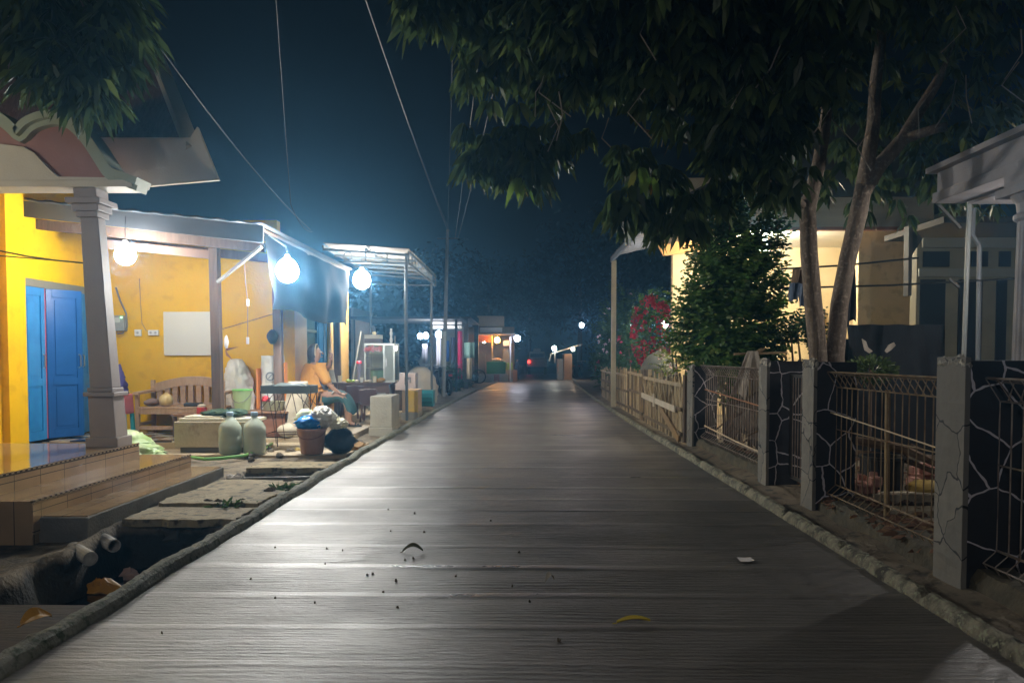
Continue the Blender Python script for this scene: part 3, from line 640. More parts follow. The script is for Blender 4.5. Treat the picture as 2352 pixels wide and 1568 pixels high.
# purple cloth and basket half behind the column
c = P(282, 885, 11.6); q = MB(); q.blob((c.x - .05, 11.6), .11, .10, .74, 1.22, prof=lambda t: 1.1 - .9 * t ** 1.5, seed=5, amp=.22, fr=5, nu=22, nv=16); tag(q.build('hanging_cloth', mat('purple_cloth', (.05, .035, .17), .7), smooth=True), 'purple patterned cloth draped beside the mauve column', 'cloth')
t = thing('plastic_stool', 'stool with pink upper and turquoise legs half hidden by the column', 'stool', (c.x, 11.55, .12))
q = MB(); q.box(c.x - .16, c.x + .13, 11.4, 11.7, .46, .77, taper=.1); q.build('seat', mat('pink_plastic', (.5, .13, .16), .4), t, bevel=.02)
for sx in (-.13, .10):
    for y in (11.43, 11.67): q = MB(); q.bar((c.x + sx, y, .46), (c.x + sx * 1.15, y, .12), .05); q.build('leg', mat('turquoise_plastic', (.03, .32, .38), .4), t)
# planter box, net, plastic heap, hose
t = thing('cement_box', 'pale cement box with a white lid beside the water bottles', 'box', (-4.3, 10.75, 0))
M_box = mat('pale_cement', (.40, .34, .23), .7, (.46, .39, .27), 2.4, .5, 26, dirt=(.33, .27, .18))
q = MB(); q.box(-4.86, -3.80, 10.40, 10.80, .08, .44); q.build('box_body', M_box, t, bevel=.012)
q = MB(); q.box(-4.80, -3.68, 10.42, 10.78, .44, .485); q.box(-4.74, -4.2, 10.46, 10.74, .485, .515); q.build('lid', mat('white_foam', (.66, .62, .50), .6), t, bevel=.008)
q = MB(); q.box(-4.78, -3.86, 10.42, 10.78, -.05, .08); q.build('base', mat('dark_brick', (.10, .085, .06), .8), t)
q = MB(); q.blob((-4.20, 10.6), .32, .14, .50, .60, seed=11, amp=.22, fr=5, nu=24, nv=8); tag(q.build('fishing_net', mat('green_net', (.07, .12, .07), .8, (.03, .06, .04), 30, 1, 60), smooth=False), 'crumpled dark green net lying on the cement box lid', 'net')
q = MB(); q.blob((-5.28, 10.0), .42, .26, .05, .36, prof=lambda t: 1.05 * (1 - t) ** .55 + .02, seed=21, amp=.16, fr=3.4, nu=36, nv=14); q.blob((-5.05, 9.8), .34, .22, .05, .20, prof=lambda t: 1.05 * (1 - t) ** .5 + .02, seed=31, amp=.2, fr=4, nu=30, nv=10); tag(q.build('plastic_sheeting', mat('green_film', (.30, .44, .17), .3, (.52, .62, .38), 5, .5, 9), smooth=True), 'crumpled heap of pale green plastic sheeting on the porch edge', 'plastic sheet')
q = MB(); q.tube([G(625, 1018, .04), G(600, 1034, .05), G(560, 1046, .03), G(510, 1052, .02), G(470, 1054, .02), G(440, 1050, .02)], .022, 8); tag(q.build('hose', mat('green_hose', (.16, .38, .10), .4)), 'light green hose lying before the water bottles', 'hose')
# water bottles
def bottle(x, y, z, label):
    t = thing('water_bottle', label, 'bottle', (x, y, z), 'large water bottles')
    prof = [(.02, .0), (.135, .0), (.15, .02), (.152, .10), (.148, .12), (.152, .14), (.152, .23), (.147, .25), (.152, .27), (.15, .36), (.125, .41), (.08, .46), (.05, .49), (.043, .50), (.043, .53)]
    q = MB(); q.lathe(prof, (x, y, z), 20); q.build('bottle_body', mat('cloudy_plastic', (.62, .68, .56), .14, (.53, .60, .48), 6, .08, 12, trans=.42, spec=.6), t, smooth=True)
    q = MB(); q.lathe([(.046, .52), (.048, .53), (.048, .562), (.04, .572)], (x, y, z), 16); q.build('cap', mat('blue_cap', (.30, .42, .55), .4), t)
bottle(-4.00, 10.22, .02, 'left large clear water bottle touching the cement box'); bottle(-3.67, 10.24, .02, 'right large clear water bottle next to the wire tray stand')
# wire stand with grey tray
M_rust = mat('rusty_wire', (.09, .035, .02), .6, (.05, .025, .02), 20)
t = thing('tray_stand', 'grey tray on a tall rusty wire frame beside the bottles', 'stand', (-3.38, 10.95, 0))
xa, xb, ya, yb = -3.75, -3.03, 10.72, 11.12
q = MB()
for i in range(7):
    q.tube([(xa + .005, ya, .84), (xa + .005, ya, .835)], .001, 3)
q = MB(); q.box(xa, xb, ya, yb, .80, .93); 
q = MB(); q.box(xa, xb, ya, ya + .015, .83, .93); q.box(xa, xb, yb - .015, yb, .83, .93); q.box(xa, xa + .015, ya + .015, yb - .015, .83, .93); q.box(xb - .015, xb, ya + .015, yb - .015, .83, .93); q.box(xa, xb, ya, yb, .815, .83)
q.build('tray', mat('grey_tray', (.10, .12, .125), .5), t, bevel=.003)
q = MB(); q.blob(((xa + xb) / 2, (ya + yb) / 2 + .03), .33, .16, .85, .96, prof=lambda t: 1.05 * (1 - t * .7) ** .6, seed=4, amp=.08); q.build('cover_sheet', mat('grey_green_film', (.07, .09, .09), .5), t, smooth=True)
for x, y in ((xa, ya), (xb, ya), (xa + .06, yb), (xb - .02, yb)):
    q = MB(); q.tube([(x, y, .85), (x + (.05 if x < -3.4 else -.02), y, .0)], .008, 6); q.build('leg', M_rust, t)
q = MB()
for y in (ya, yb):
    for x0_, x1_ in ((xa, xa + .36), (xa + .36, xb)):
        q.tube([(x0_ + .1, y, .82), ((x0_ + x1_) / 2, y, .42), ((x0_ + x1_) / 2 + .04, y, .10)], .006, 5); q.tube([(x1_ - .03, y, .82), ((x0_ + x1_) / 2, y, .42)], .006, 5)
    q.tube([(xa + .03, y, .22), (xb - .03, y, .24)], .007, 5)
    q.tube([(xa + .02, y, .62), (xa + .2, y, .82)], .006, 5); q.tube([(xb - .02, y, .62), (xb - .2, y, .82)], .006, 5)
q.tube([(xa + .03, ya, .22), (xa + .08, yb, .24)], .007, 5); q.tube([(xb - .02, ya, .22), (xb - .03, yb, .24)], .007, 5)
q.build('wire_brace', M_rust, t)
# sacks, bucket, bowl, cabinet under them
t = thing('low_cabinet', 'low red brown wooden cabinet carrying the bucket and bowl', 'cabinet', (-4.2, 11.9, .07))
M_cab = mat('red_brown_wood', (.20, .085, .05), .5, (.26, .12, .07), 5, .2, 20, stretch=(.5, .5, 4))
q = MB(); q.box(-4.62, -3.72, 11.72, 12.18, .09, .455); q.build('cabinet_body', M_cab, t, bevel=.004)
q = MB(); q.box(-4.66, -3.68, 11.68, 12.22, .455, .485); q.build('cabinet_top', mat('brown_board', (.22, .11, .06), .5), t, bevel=.004)
q = MB(); q.box(-4.18, -4.172, 11.70, 11.72, .12, .44); q.build('door_gap', mat('black_cable', (.02, .02, .02), .5), t)
q = MB(); sp = sphere((-4.1, 11.71, .33), .018, 8, 6); sp.build('knob', mat('steel', (.5, .5, .5), .3, metal=1), t)
WH = mat('white_sack', (.74, .72, .68), .6, (.62, .60, .56), 9, 1.0, 9)
q = MB(); q.blob((-4.62, 12.38), .25, .18, .12, 1.30, prof=lambda t: (1 - .2 * (1 - t)) * (1 if t < .5 else math.sqrt(max(.02, 1 - ((t - .5) / .53) ** 2))), seed=1, amp=.13, fr=4.6, nu=40, nv=40, lean=(-.12, .02)); tag(q.build('woven_sack', WH, smooth=True), 'plump plain white sack tied to a point, standing by the first porch post', 'sack')
t = thing('feed_sack', 'tall white feed sack printed with a round grey emblem and blue stripe', 'sack', (-4.12, 12.42, .1))
q = MB(); q.blob((-4.13, 12.42), .22, .13, .12, 1.36, prof=lambda t: .92 + .1 * math.sin(t * 5) * (1 - t) - .05 * t, seed=6, amp=.05, fr=4, nu=28, nv=24); q.build('sack_body', mat('grey_white_sack', (.60, .60, .57), .5, (.52, .52, .50), 4, .6, 13), t, smooth=True)
def front_y(q): return 12.27
q = MB(); cz = 1.02
for k in range(20):
    a0, a1 = k * math.pi / 10, (k + 1) * math.pi / 10
    q.add([(-4.13 + r * math.cos(a), 12.268, cz + r * math.sin(a)) for r, a in ((.075, a0), (.075, a1), (.05, a1), (.05, a0))], [(0, 1, 2, 3)])
q.add([(-4.17, 12.268, cz - .035), (-4.15, 12.268, cz - .035), (-4.09, 12.268, cz + .03), (-4.11, 12.268, cz + .03)], [(0, 1, 2, 3)])
for i, wd in enumerate((.18, .10)): q.box(-4.13 - wd / 2, -4.13 + wd / 2, 12.262, 12.268, cz - .17 - i * .05, cz - .145 - i * .05)
q.build('printed_emblem', mat('grey_ink', (.12, .13, .15), .6), t)
q = MB(); q.box(-3.985, -3.955, 12.255, 12.30, .2, 1.28); q.build('blue_stripe', mat('blue_ink', (.10, .26, .48), .6), t)
q = MB(); q.box(-3.945, -3.90, 12.30, 12.45, .15, 1.25); q.box(-4.37, -4.345, 12.30, 12.5, .15, 1.15); q.build('orange_gusset', mat('orange_print', (.75, .26, .06), .6), t)
q = MB(); q.blob((-3.62, 11.9), .21, .15, .07, .95, prof=lambda t: 1.02 - .28 * t + .12 * math.exp(-((t - .1) / .12) ** 2), seed=13, amp=.07, fr=4, nu=26, nv=24, lean=(.06, 0)); q.blob((-3.70, 11.78), .17, .13, .07, .30, seed=16, amp=.1, fr=4); tag(q.build('slumped_sack', mat('cream_sack', (.52, .46, .35), .65, (.42, .37, .28), 8, 1.0, 9), smooth=True), 'cream white sack slumped under the wire tray stand', 'sack')
t = thing('bucket', 'pale green plastic bucket standing on the low cabinet', 'bucket', (-4.50, 11.92, .487))
q = MB(); q.lathe([(.11, 0), (.115, .01), (.15, .32), (.155, .32), (.155, .335), (.14, .335), (.105, .02)], (-4.46, 11.92, .487), 20); q.build('bucket_body', mat('pale_green_plastic', (.42, .56, .28), .4), t)
q = MB(); q.lathe([(.15, .318), (.162, .32), (.162, .34), (.15, .342)], (-4.46, 11.92, .487), 20); q.build('rim', mat('bright_green', (.25, .75, .20), .35), t)
q = MB(); q.tube([(-4.46 + .155 * math.cos(a), 11.92 - .155 * abs(math.sin(a)) - .01, .79 - .17 * math.sin(a)) for a in [math.pi * i / 10 for i in range(11)]], .006, 5); q.build('bail_handle', mat('grey_wire', (.25, .25, .24), .4), t)
q = MB(); q.lathe([(.10, 0), (.15, .01), (.19, .14), (.195, .15), (.18, .15), (.14, .02)], (-3.95, 11.9, .487), 20, (1, .8)); tag(q.build('basin', mat('olive_plastic', (.28, .27, .17), .4)), 'olive plastic basin on the cabinet below the feed sack', 'basin')
q = MB(); q.blob((-4.06, 11.84), .07, .05, .60, .72, seed=19, amp=.25); tag(q.build('red_cloth', mat('red_rag', (.45, .03, .04), .7), smooth=True), 'small red rag on the rim of the olive basin', 'rag')
# rubbish: bucket with bags, loose litter
t = thing('rubbish_bucket', 'pinkish brown rubbish bucket at the roadside drain', 'bucket', (-2.9, 10.2, 0))
bx_, by_ = G(718, 1040, .02).x, G(718, 1040, .02).y - .02
q = MB(); q.lathe([(.14, 0), (.15, .01), (.19, .32), (.205, .325), (.205, .345), (.185, .345), (.14, .02)], (bx_, by_, .02), 22); q.build('bucket_body', mat('pink_brown_plastic', (.40, .22, .15), .45, (.34, .18, .12), 5), t)
q = MB(); q.tube([(bx_ + .19 * math.cos(a), by_ - .19 * math.sin(a) - .012, .33 - .10 * math.sin(a)) for a in [math.pi * i / 12 for i in range(13)]], .006, 5); q.build('bail_handle', mat('brown_wire', (.2, .09, .06), .5), t)
q = MB(); q.blob((bx_ - .04, by_ - .02), .17, .14, .34, .53, seed=41, amp=.22, fr=4, nu=26, nv=14); tag(q.build('blue_bag', mat('blue_film', (.0, .17, .62), .25, (.01, .25, .72), 6, .4, 10), smooth=True), 'bright blue plastic bag stuffed in the rubbish bucket', 'plastic bag')
q = MB(); q.blob((bx_ + .13, by_ + .06), .17, .15, .36, .66, seed=47, amp=.2, fr=4, nu=30, nv=18); tag(q.build('silver_bag', mat('silver_film', (.78, .76, .70), .3, (.55, .53, .50), 9, .8, 14, metal=.15), smooth=False), 'crumpled silver plastic bag heaped above the rubbish bucket', 'plastic bag')
q = MB(); q.blob((bx_ - .12, by_ + .12), .14, .12, .36, .62, seed=52, amp=.22, fr=4); tag(q.build('white_green_wrapper', mat('wrapper_white', (.62, .66, .50), .4, (.50, .60, .36), 8), smooth=True), 'white and green wrapper behind the blue bag', 'wrapper')
q = MB(); q.blob((bx_ + .36, by_ + .1), .22, .17, .0, .36, seed=61, amp=.16, fr=3, nu=26, nv=16); tag(q.build('black_bag', mat('black_film', (.012, .022, .04), .3, bump=.5, bscale=10), smooth=True), 'dark blue black rubbish bag beside the bucket', 'rubbish bag')
q = MB(); q.blob((bx_ + .34, by_ + .1), .13, .11, .33, .50, seed=66, amp=.25, fr=4); tag(q.build('paper_litter', mat('cream_paper', (.66, .62, .46), .6), smooth=False), 'crumpled cream paper on top of the dark rubbish bag', 'paper')
for (u, v, sx, sy, h, lab, m) in ((795, 1030, .12, .1, .26, 'yellow wrapper leaning at the right of the rubbish', mat('yellow_film', (.5, .42, .1), .4)), (820, 1033, .16, .09, .12, 'brown cardboard scrap beside the road edge', mat('card', (.36, .22, .10), .8)), (668, 1008, .2, .08, .10, 'pale yellow wrapper on the ground under the tray stand', mat('pale_yellow', (.58, .50, .2), .5)), (683, 1034, .05, .04, .04, 'tiny gold foil scrap before the tray stand', mat('gold_foil', (.7, .55, .2), .3)), (540, 1098, .10, .05, .04, 'white shard beside the square drain opening', mat('white_paper', (.75, .72, .7), .6)), (795, 1013, .1, .08, .15, 'dark clump of rubbish before the cement pedestal', mat('dark_rubbish', (.06, .05, .04), .8))):
    p = G(u, v, 0); q = MB(); q.blob((p.x, p.y), sx, sy, -.02, h, seed=u * .1, amp=.25, fr=4, nu=14, nv=8); tag(q.build('litter_scrap', m, smooth=False), lab, 'litter', 'scraps of rubbish by the drain')
for (u, v, z, sx, sy, h, lab, m) in ((232, 1352, -.36, .12, .05, .07, 'orange yellow wrapper floating in the black drain', mat('orange_film', (.55, .26, .03), .4)), (300, 1322, -.36, .07, .03, .05, 'pinkish scrap in the drain beside the kerb', mat('pinkish_paper', (.4, .28, .24), .6)), (170, 1330, -.34, .05, .03, .05, 'grey white scrap on the drain bank', mat('grey_scrap', (.3, .3, .3), .6)), (110, 1372, -.36, .07, .03, .04, 'pale sliver near the drain board', mat('grey_scrap', (.3, .3, .3), .6)), (330, 1262, -.28, .14, .1, .12, 'dark tangled netting hanging in the drain', mat('dark_rubbish', (.06, .05, .04), .8)), (395, 1240, -.2, .1, .08, .14, 'dark muddy lump under the brown slab edge', mat('dark_rubbish', (.06, .05, .04), .8))):
    p = G(u, v, z); q = MB(); q.blob((p.x, p.y), sx, sy, z - .06, z + h, seed=u * .1, amp=.3, fr=5, nu=14, nv=8); tag(q.build('litter_scrap', m, smooth=False), lab, 'litter', 'scraps of rubbish in the drain')
M_rub = mat('dark_rubble', (.10, .085, .06), .9, (.16, .13, .09), 9, .8, 40)
for i in range(34):
    u, v = random.choice(((690, 1040), (620, 1045), (650, 1120), (690, 1115), (640, 1160), (520, 1165), (840, 1020))); p = G(u + random.uniform(-50, 50), v + random.uniform(-14, 14), 0)
    if p.x > -2.36 or (-3.3 < p.x and (8.0 < p.y < 9.0 or 9.4 < p.y < 10.05)): continue
    r = random.uniform(.02, .06); q = MB(); q.blob((p.x, p.y), r * 1.3, r, -.03, r, seed=i * 3.1, amp=.2, nu=8, nv=6); tag(q.build('rubble_stone', M_rub), 'small dark stone on the rubbish strewn ground by the drain', 'stone', 'stones by the drain')
# cactus-like weeds at the drain slab
M_weed = leafmat('weed_leaf', (.05, .10, .03), (.09, .15, .05))
for (u, v, n, L, lab) in ((520, 1160, 26, .12, 'low green weed on the worn slab by the road edge'), (565, 1155, 14, .10, 'spiky dark weed at the kerb beside the worn slab'), (655, 1120, 60, .12, 'dark dusty clump of weeds at the drain opening')):
    p = G(u, v, .02); q = MB()
    for k in range(n): a = random.uniform(0, 6.28); q.leaf((p.x + random.uniform(-.1, .1), p.y + random.uniform(-.08, .08), .0), (math.cos(a) * .7, math.sin(a) * .7, random.uniform(.2, 1)), L * random.uniform(.6, 1.2), .03)
    tag(q.build('weed', M_weed, recalc=False), lab, 'weed')

# ------------------------------------------------------------------ canopy with striped sheet
M_frame = mat('grey_steel_paint', (.085, .10, .11), .55)
M_zinc = mat('weathered_zinc', (.24, .225, .20), .55, (.18, .17, .155), 3, .2, 20, stretch=(1, 5, 1))
t = thing('sheet_canopy', 'striped sheet metal canopy on thin steel posts at the road edge', 'canopy', (-3.2, 18, 0))
x0, x1, y0, y1 = -4.15, -2.36, 15.7, 20.6
cz_ = lambda x: 3.58 + (-2.36 - x) * .07
q = MB(); n = 90; vs = []
for i in range(n + 1):
    y = y0 + (y1 - y0) * i / n
    for x in (x0, x1): vs.append((x, y, cz_(x) + .022 * math.sin(i * 1.25)))
q.add(vs, [(2 * i, 2 * i + 1, 2 * i + 3, 2 * i + 2) for i in range(n)]); q.build('corrugated_sheet', M_zinc, t, recalc=False)
q = MB()
for x in (x1, (x0 + x1) / 2, x0): q.bar((x, y0, cz_(x) - .07), (x, y1, cz_(x) - .07), .04, .06)
for k in range(6): y = y0 + (y1 - y0) * k / 5; q.bar((x0, y, cz_(x0) - .13), (x1, y, cz_(x1) - .13), .04, .05)
q.bar((x1, y0, 3.28), (x1, y1, 3.28), .035, .035); q.bar((x0, y0, 3.32), (x1, y0, 3.28), .035, .035); q.bar((x0, y1, 3.32), (x1, y1, 3.28), .035, .035)
for k in range(11): y = y0 + (y1 - y0) * k / 10; q.bar((x1, y, 3.28), (x1, y, 3.5), .025)
for k in range(5): x = x0 + (x1 - x0) * k / 4; q.bar((x, y0, 3.3), (x, y0, 3.5), .025)
q.build('roof_frame', M_frame, t)
for x, y, z in ((-2.42, 15.75, 3.5), (-2.40, 20.0, 3.5), (-4.1, 20.4, 3.6)):
    q = MB(); q.tube([(x, y, 0), (x - .01, y, 1.6), (x, y, z)], .032, 8); q.build('canopy_post', M_frame, t)
q = MB()
for k in range(12): a, a2 = k * math.pi / 6, (k + 1) * math.pi / 6; q.bar((-3.62 + .09 * math.cos(a), 15.68, 3.42 + .09 * math.sin(a)), (-3.62 + .09 * math.cos(a2), 15.68, 3.42 + .09 * math.sin(a2)), .02)
q.build('scroll_ring', M_frame, t)
# ------------------------------------------------------------------ pedestals
def pedestal(x0, x1, y0, y1, h, m, m2, label, foot=True):
    t = thing('pedestal', label, 'pedestal', ((x0 + x1) / 2, y0, 0))
    q = MB(); q.box(x0, x1, y0, y1, .12, h); q.build('pedestal_body', m, t, bevel=.012)
    q = MB(); q.box(x0 - .02, x1 + .015, y0 - .02, y1 + .02, -.05, .12); q.build('pedestal_base', m2, t, bevel=.01)
    return t
M_ped = mat('grey_plaster', (.24, .22, .17), .75, (.30, .275, .21), 3, .5, 30)
pedestal(-2.63, -2.25, 12.95, 13.75, .66, M_ped, M_ped, 'squat grey cement pedestal at the road edge before the food table')
t = pedestal(-2.62, -2.27, 16.35, 17.0, .62, mat('buff_plaster', (.36, .24, .13), .7), M_ped, 'yellow fronted pedestal at the foot of the canopy post')
q = MB(); q.box(-2.54, -2.275, 16.34, 16.349, .14, .60); q.build('yellow_face', mat('mustard', (.66, .42, .04), .6, (.6, .42, .12), 4), t)
t = thing('crate', 'teal plastic crate behind the yellow pedestal', 'crate', (-2.45, 18.9, 0))
q = MB(); q.box(-2.62, -2.22, 18.7, 19.1, .1, .5, taper=-.06); q.build('crate_body', mat('teal_plastic', (.02, .17, .19), .5), t, bevel=.01)
q = MB()
for z in (.2, .3, .4): q.box(-2.60, -2.24, 18.69, 18.70, z - .015, z + .015)
q.build('crate_rib', mat('teal_dark', (.01, .10, .12), .5), t)
# ------------------------------------------------------------------ food table with glass case
t = thing('food_table', 'dark brown wooden table laid with snacks and a glass case', 'table', (-3.3, 15.9, .07))
M_dk = mat('dark_brown_wood', (.11, .06, .045), .5, (.15, .085, .06), 6, .2, 25)
q = MB(); q.box(-3.95, -2.72, 15.55, 16.4, .77, .805); q.build('tabletop', M_dk, t, bevel=.006)
q = MB(); q.box(-3.88, -2.78, 15.62, 15.65, .60, .77); q.build('apron', M_dk, t)
for x in (-3.88, -2.8):
    for y in (15.62, 16.32): q = MB(); q.box(x - .035, x + .035, y - .035, y + .035, .07, .77); q.build('leg', M_dk, t)
t = thing('glass_display_case', 'aluminium framed glass food case standing on the table', 'display case', (-2.98, 15.95, .805))
M_alu = mat('aluminium', (.50, .52, .48), .35, metal=.6)
x0, x1, y0, y1, z0, z1 = -3.30, -2.66, 15.68, 16.25, .807, 1.62
q = MB()
for x in (x0, x1 - .035):
    for y in (y0, y1 - .035): q.box(x, x + .035, y, y + .035, z0, z1)
for z in (z0, z1 - .04):
    for y in (y0, y1 - .035): q.box(x0 + .035, x1 - .035, y + .002, y + .033, z, z + .04)
    for x in (x0, x1 - .035): q.box(x + .002, x + .033, y0 + .035, y1 - .035, z, z + .04)
q.box(x0 + .40, x0 + .43, y0 + .003, y0 + .03, z0 + .04, z1 - .04)
q.build('frame', M_alu, t)
q = MB(); q.box(x0 + .035, x0 + .40, y0 + .012, y0 + .018, z0 + .04, z1 - .22); q.box(x1 - .02, x1 - .014, y0 + .035, y1 - .035, z0 + .04, z1 - .04); q.build('glass_pane', mat('case_glass', (.8, .9, .85), .05, trans=.9, alpha=.35), t)
q = MB(); q.box(x0 + .04, x1 - .04, y1 - .03, y1 - .02, z0 + .04, z1 - .04); q.build('back_panel', mat('case_back', (.34, .38, .34), .5), t)
q = MB()
for z in (1.1, 1.35): q.box(x0 + .04, x1 - .04, y0 + .04, y1 - .04, z, z + .012)
q.build('shelf', mat('pale_shelf', (.42, .46, .40), .3), t)
q = MB(); q.box(x0 + .43, x1 - .04, y0 + .008, y0 + .02, z0 + .04, z1 - .04); q.build('case_door', mat('case_door_panel', (.36, .40, .36), .3), t)
q = MB(); q.box(x0 + .45, x0 + .475, y0 - .01, y0 + .008, 1.14, 1.3); q.build('handle', mat('steel', (.5, .5, .5), .3, metal=1), t)
q = MB(); q.lathe([(.11, 0), (.15, .02), (.16, .19), (.15, .2)], (-3.06, 15.95, .85), 16); tag(q.build('green_basin', mat('mint_plastic', (.30, .55, .36), .4)), 'mint green basin inside the glass food case', 'basin')
c = P(868, 793, 15.9)
t = thing('tissue_box', 'white and brown carton with tissue on the glass case', 'carton', (-3.12, 15.9, 1.62))
q = MB(); q.box(-3.30, -2.98, 15.75, 16.05, 1.623, 1.72); q.build('carton_lower', mat('brown_carton', (.16, .12, .11), .7), t)
q = MB(); q.box(-3.305, -2.975, 15.745, 16.055, 1.72, 1.80); q.build('carton_upper', mat('cream_carton', (.6, .56, .46), .6), t)
q = MB(); q.blob((-3.12, 15.88), .04, .03, 1.80, 1.87, seed=3, amp=.2, nu=8, nv=6); q.build('tissue', mat('tissue', (.75, .65, .4), .7), t)
q = MB(); q.blob((-2.76, 15.85), .035, .03, 1.623, 1.93, prof=lambda t: .6 + .5 * math.sin(t * 7) ** 2 * (1 - t * .5), seed=9, amp=.1, nu=12, nv=14); tag(q.build('white_figurine', mat('white_glaze', (.75, .76, .75), .3), smooth=True), 'slender white figurine standing on the glass case', 'figurine')
q = MB(); q.tube([(-2.68, 15.85, 1.623), (-2.68, 15.85, 1.78)], .01, 6); tag(q.build('thin_stick', mat('pale_stick', (.4, .38, .33), .5)), 'thin pale stick beside the white figurine', 'stick')
q = MB()
for i in range(5): q.blob((-3.25 + .07 * i, 15.64 + .01 * i), .05, .035, 1.44 + .02 * (i % 2), 1.54 + .02 * (i % 3), seed=70 + i, amp=.2, nu=10, nv=8)
tag(q.build('flower_bag', mat('pink_white_bag', (.75, .55, .55), .5, (.7, .15, .17), 14)), 'pink and white flowered bag hung on the front of the glass case', 'bag')
t = thing('tall_glass', 'tall pale tube with a red top beside the glass case', 'glass', (-3.5, 15.8, .807))
q = MB(); q.lathe([(.03, 0), (.035, .01), (.045, .40), (.04, .40)], (-3.42, 15.75, .807), 12); q.build('tube_body', mat('lilac_glass', (.34, .32, .40), .2), t)
q = MB(); q.lathe([(.045, .39), (.055, .40), (.055, .43), (.02, .45)], (-3.42, 15.75, .807), 12); q.build('red_top', mat('red_glow_plastic', (.65, .03, .06), .4, emit=.25, ecol=(1, .03, .06)), t)  # top is no lamp; a faint red glow is put into its material
def cup(x, y, h, r, m, lab, straw=False):
    t = thing('cup', lab, 'cup', (x, y, .807), 'cups and jars on the food table')
    q = MB(); q.lathe([(r * .75, 0), (r, h), (r * .9, h), (r * .66, .01)], (x, y, .807), 12); q.build('cup_body', m, t)
    q = MB(); q.lathe([(r * .70, .012), (r * .88, h * .6), (.001, h * .61)], (x, y, .807), 12); q.build('drink', mat('tea', (.55, .22, .03), .3), t)
    if straw: q = MB(); q.tube([(x, y, .82), (x + .05, y, .82 + h * 1.7)], .006, 5); q.build('straw', mat('pale_straw', (.6, .5, .3), .5), t)
M_cup = mat('cloudy_cup', (.62, .56, .42), .2)
cup(-3.80, 15.65, .14, .05, M_cup, 'cup of amber tea with a straw at the left end of the food table', True)
cup(-3.34, 15.62, .10, .04, mat('white_cup', (.7, .68, .6), .3), 'small white jar at the middle of the food table'); cup(-3.06, 15.58, .13, .05, M_cup, 'larger amber jar before the glass case')
for i, (x, s_, m) in enumerate(((-3.62, .06, mat('lime_veg', (.35, .45, .06), .5)), (-3.52, .05, mat('lime_veg', (.35, .45, .06), .5)), (-3.44, .05, mat('egg', (.75, .68, .55), .5)), (-3.26, .045, mat('egg', (.75, .68, .55), .5)), (-3.18, .05, mat('egg', (.75, .68, .55), .5)), (-2.95, .09, mat('fried', (.42, .24, .06), .6)))):
    q = MB(); q.blob((x, 15.62 + .02 * (i % 2)), s_, s_ * .7, .805, .805 + s_ * 1.1, seed=i * 7, amp=.15, nu=10, nv=8); tag(q.build('snack', m, smooth=True), ('green vegetable piece among the cups on the food table', 'green vegetable piece among the cups on the food table', 'pale egg shaped snack among the jars on the food table', 'pale egg shaped snack among the jars on the food table', 'pale egg shaped snack among the jars on the food table', 'brown fried snack pile before the glass case')[i], 'snack', 'snacks laid on the food table')
q = MB(); q.bar((-3.92, 15.62, .807), (-4.02, 15.8, 1.06), .10, .02); tag(q.build('menu_card', mat('pale_card', (.42, .38, .3), .6)), 'pale upright card at the left end of the food table', 'card')
q = MB(); q.bar((-3.98, 17.2, .08), (-3.72, 17.5, 1.9), .28, .03, up=(1, 0, 0)); q.bar((-3.6, 17.6, .08), (-3.5, 17.6, 1.7), .1, .04); tag(q.build('leaning_board', mat('grey_board', (.22, .22, .2), .6)), 'grey boards leaning past the corner of the amber pilaster', 'board')
# dark plastic chairs
def chair(x, y, rz, m, label, group, arms=True, sc=1.0):
    t = thing('plastic_chair', label, 'chair', (0, 0, 0), group)
    q = MB(); q.box(-.22, .22, -.21, .21, .42, .455); q.build('seat', m, t, bevel=.02)
    q = MB(); q.grid(lambda a, b_: ((a - .5) * .44, .20 + .10 * b_ - .06 * math.cos((a - .5) * 2.4) * 1 + .06, .455 + .42 * b_ - .04 * abs(a - .5) * b_), 9, 7)
    bk = q.build('backrest', m, t); sd = bk.modifiers.new('thickness', 'SOLIDIFY'); sd.thickness = .025
    for sx in (-1, 1):
        for sy in (-1, 1): q = MB(); q.bar((sx * .19, sy * .18, .43), (sx * .23, sy * .23, 0), .045, .045, up=(0, 1, 0)); q.build('leg', m, t, bevel=.006)
        if arms: q = MB(); q.tube([(sx * .23, -.16, .44), (sx * .25, -.17, .62), (sx * .25, 0, .65), (sx * .23, .22, .66)], .02, 6); q.build('armrest', m, t)
    t.location = (x, y, .07); t.rotation_euler = (0, 0, rz); t.scale = (sc, sc, sc); return t
M_ch = mat('brown_plastic', (.09, .05, .045), .45)
chair(-2.98, 14.75, math.pi, M_ch, 'dark brown plastic chair with its back to the road, before the food table', 'dark chairs at the food table', sc=.74)
chair(-3.45, 15.15, math.pi + .5, M_ch, 'dark brown plastic chair turned sideways behind the seated person', 'dark chairs at the food table', sc=.8)
chair(-3.86, 13.75, math.pi / 2 + .25, mat('orange_tan_plastic', (.52, .30, .14), .45), 'orange tan plastic armchair under the seated person', None)
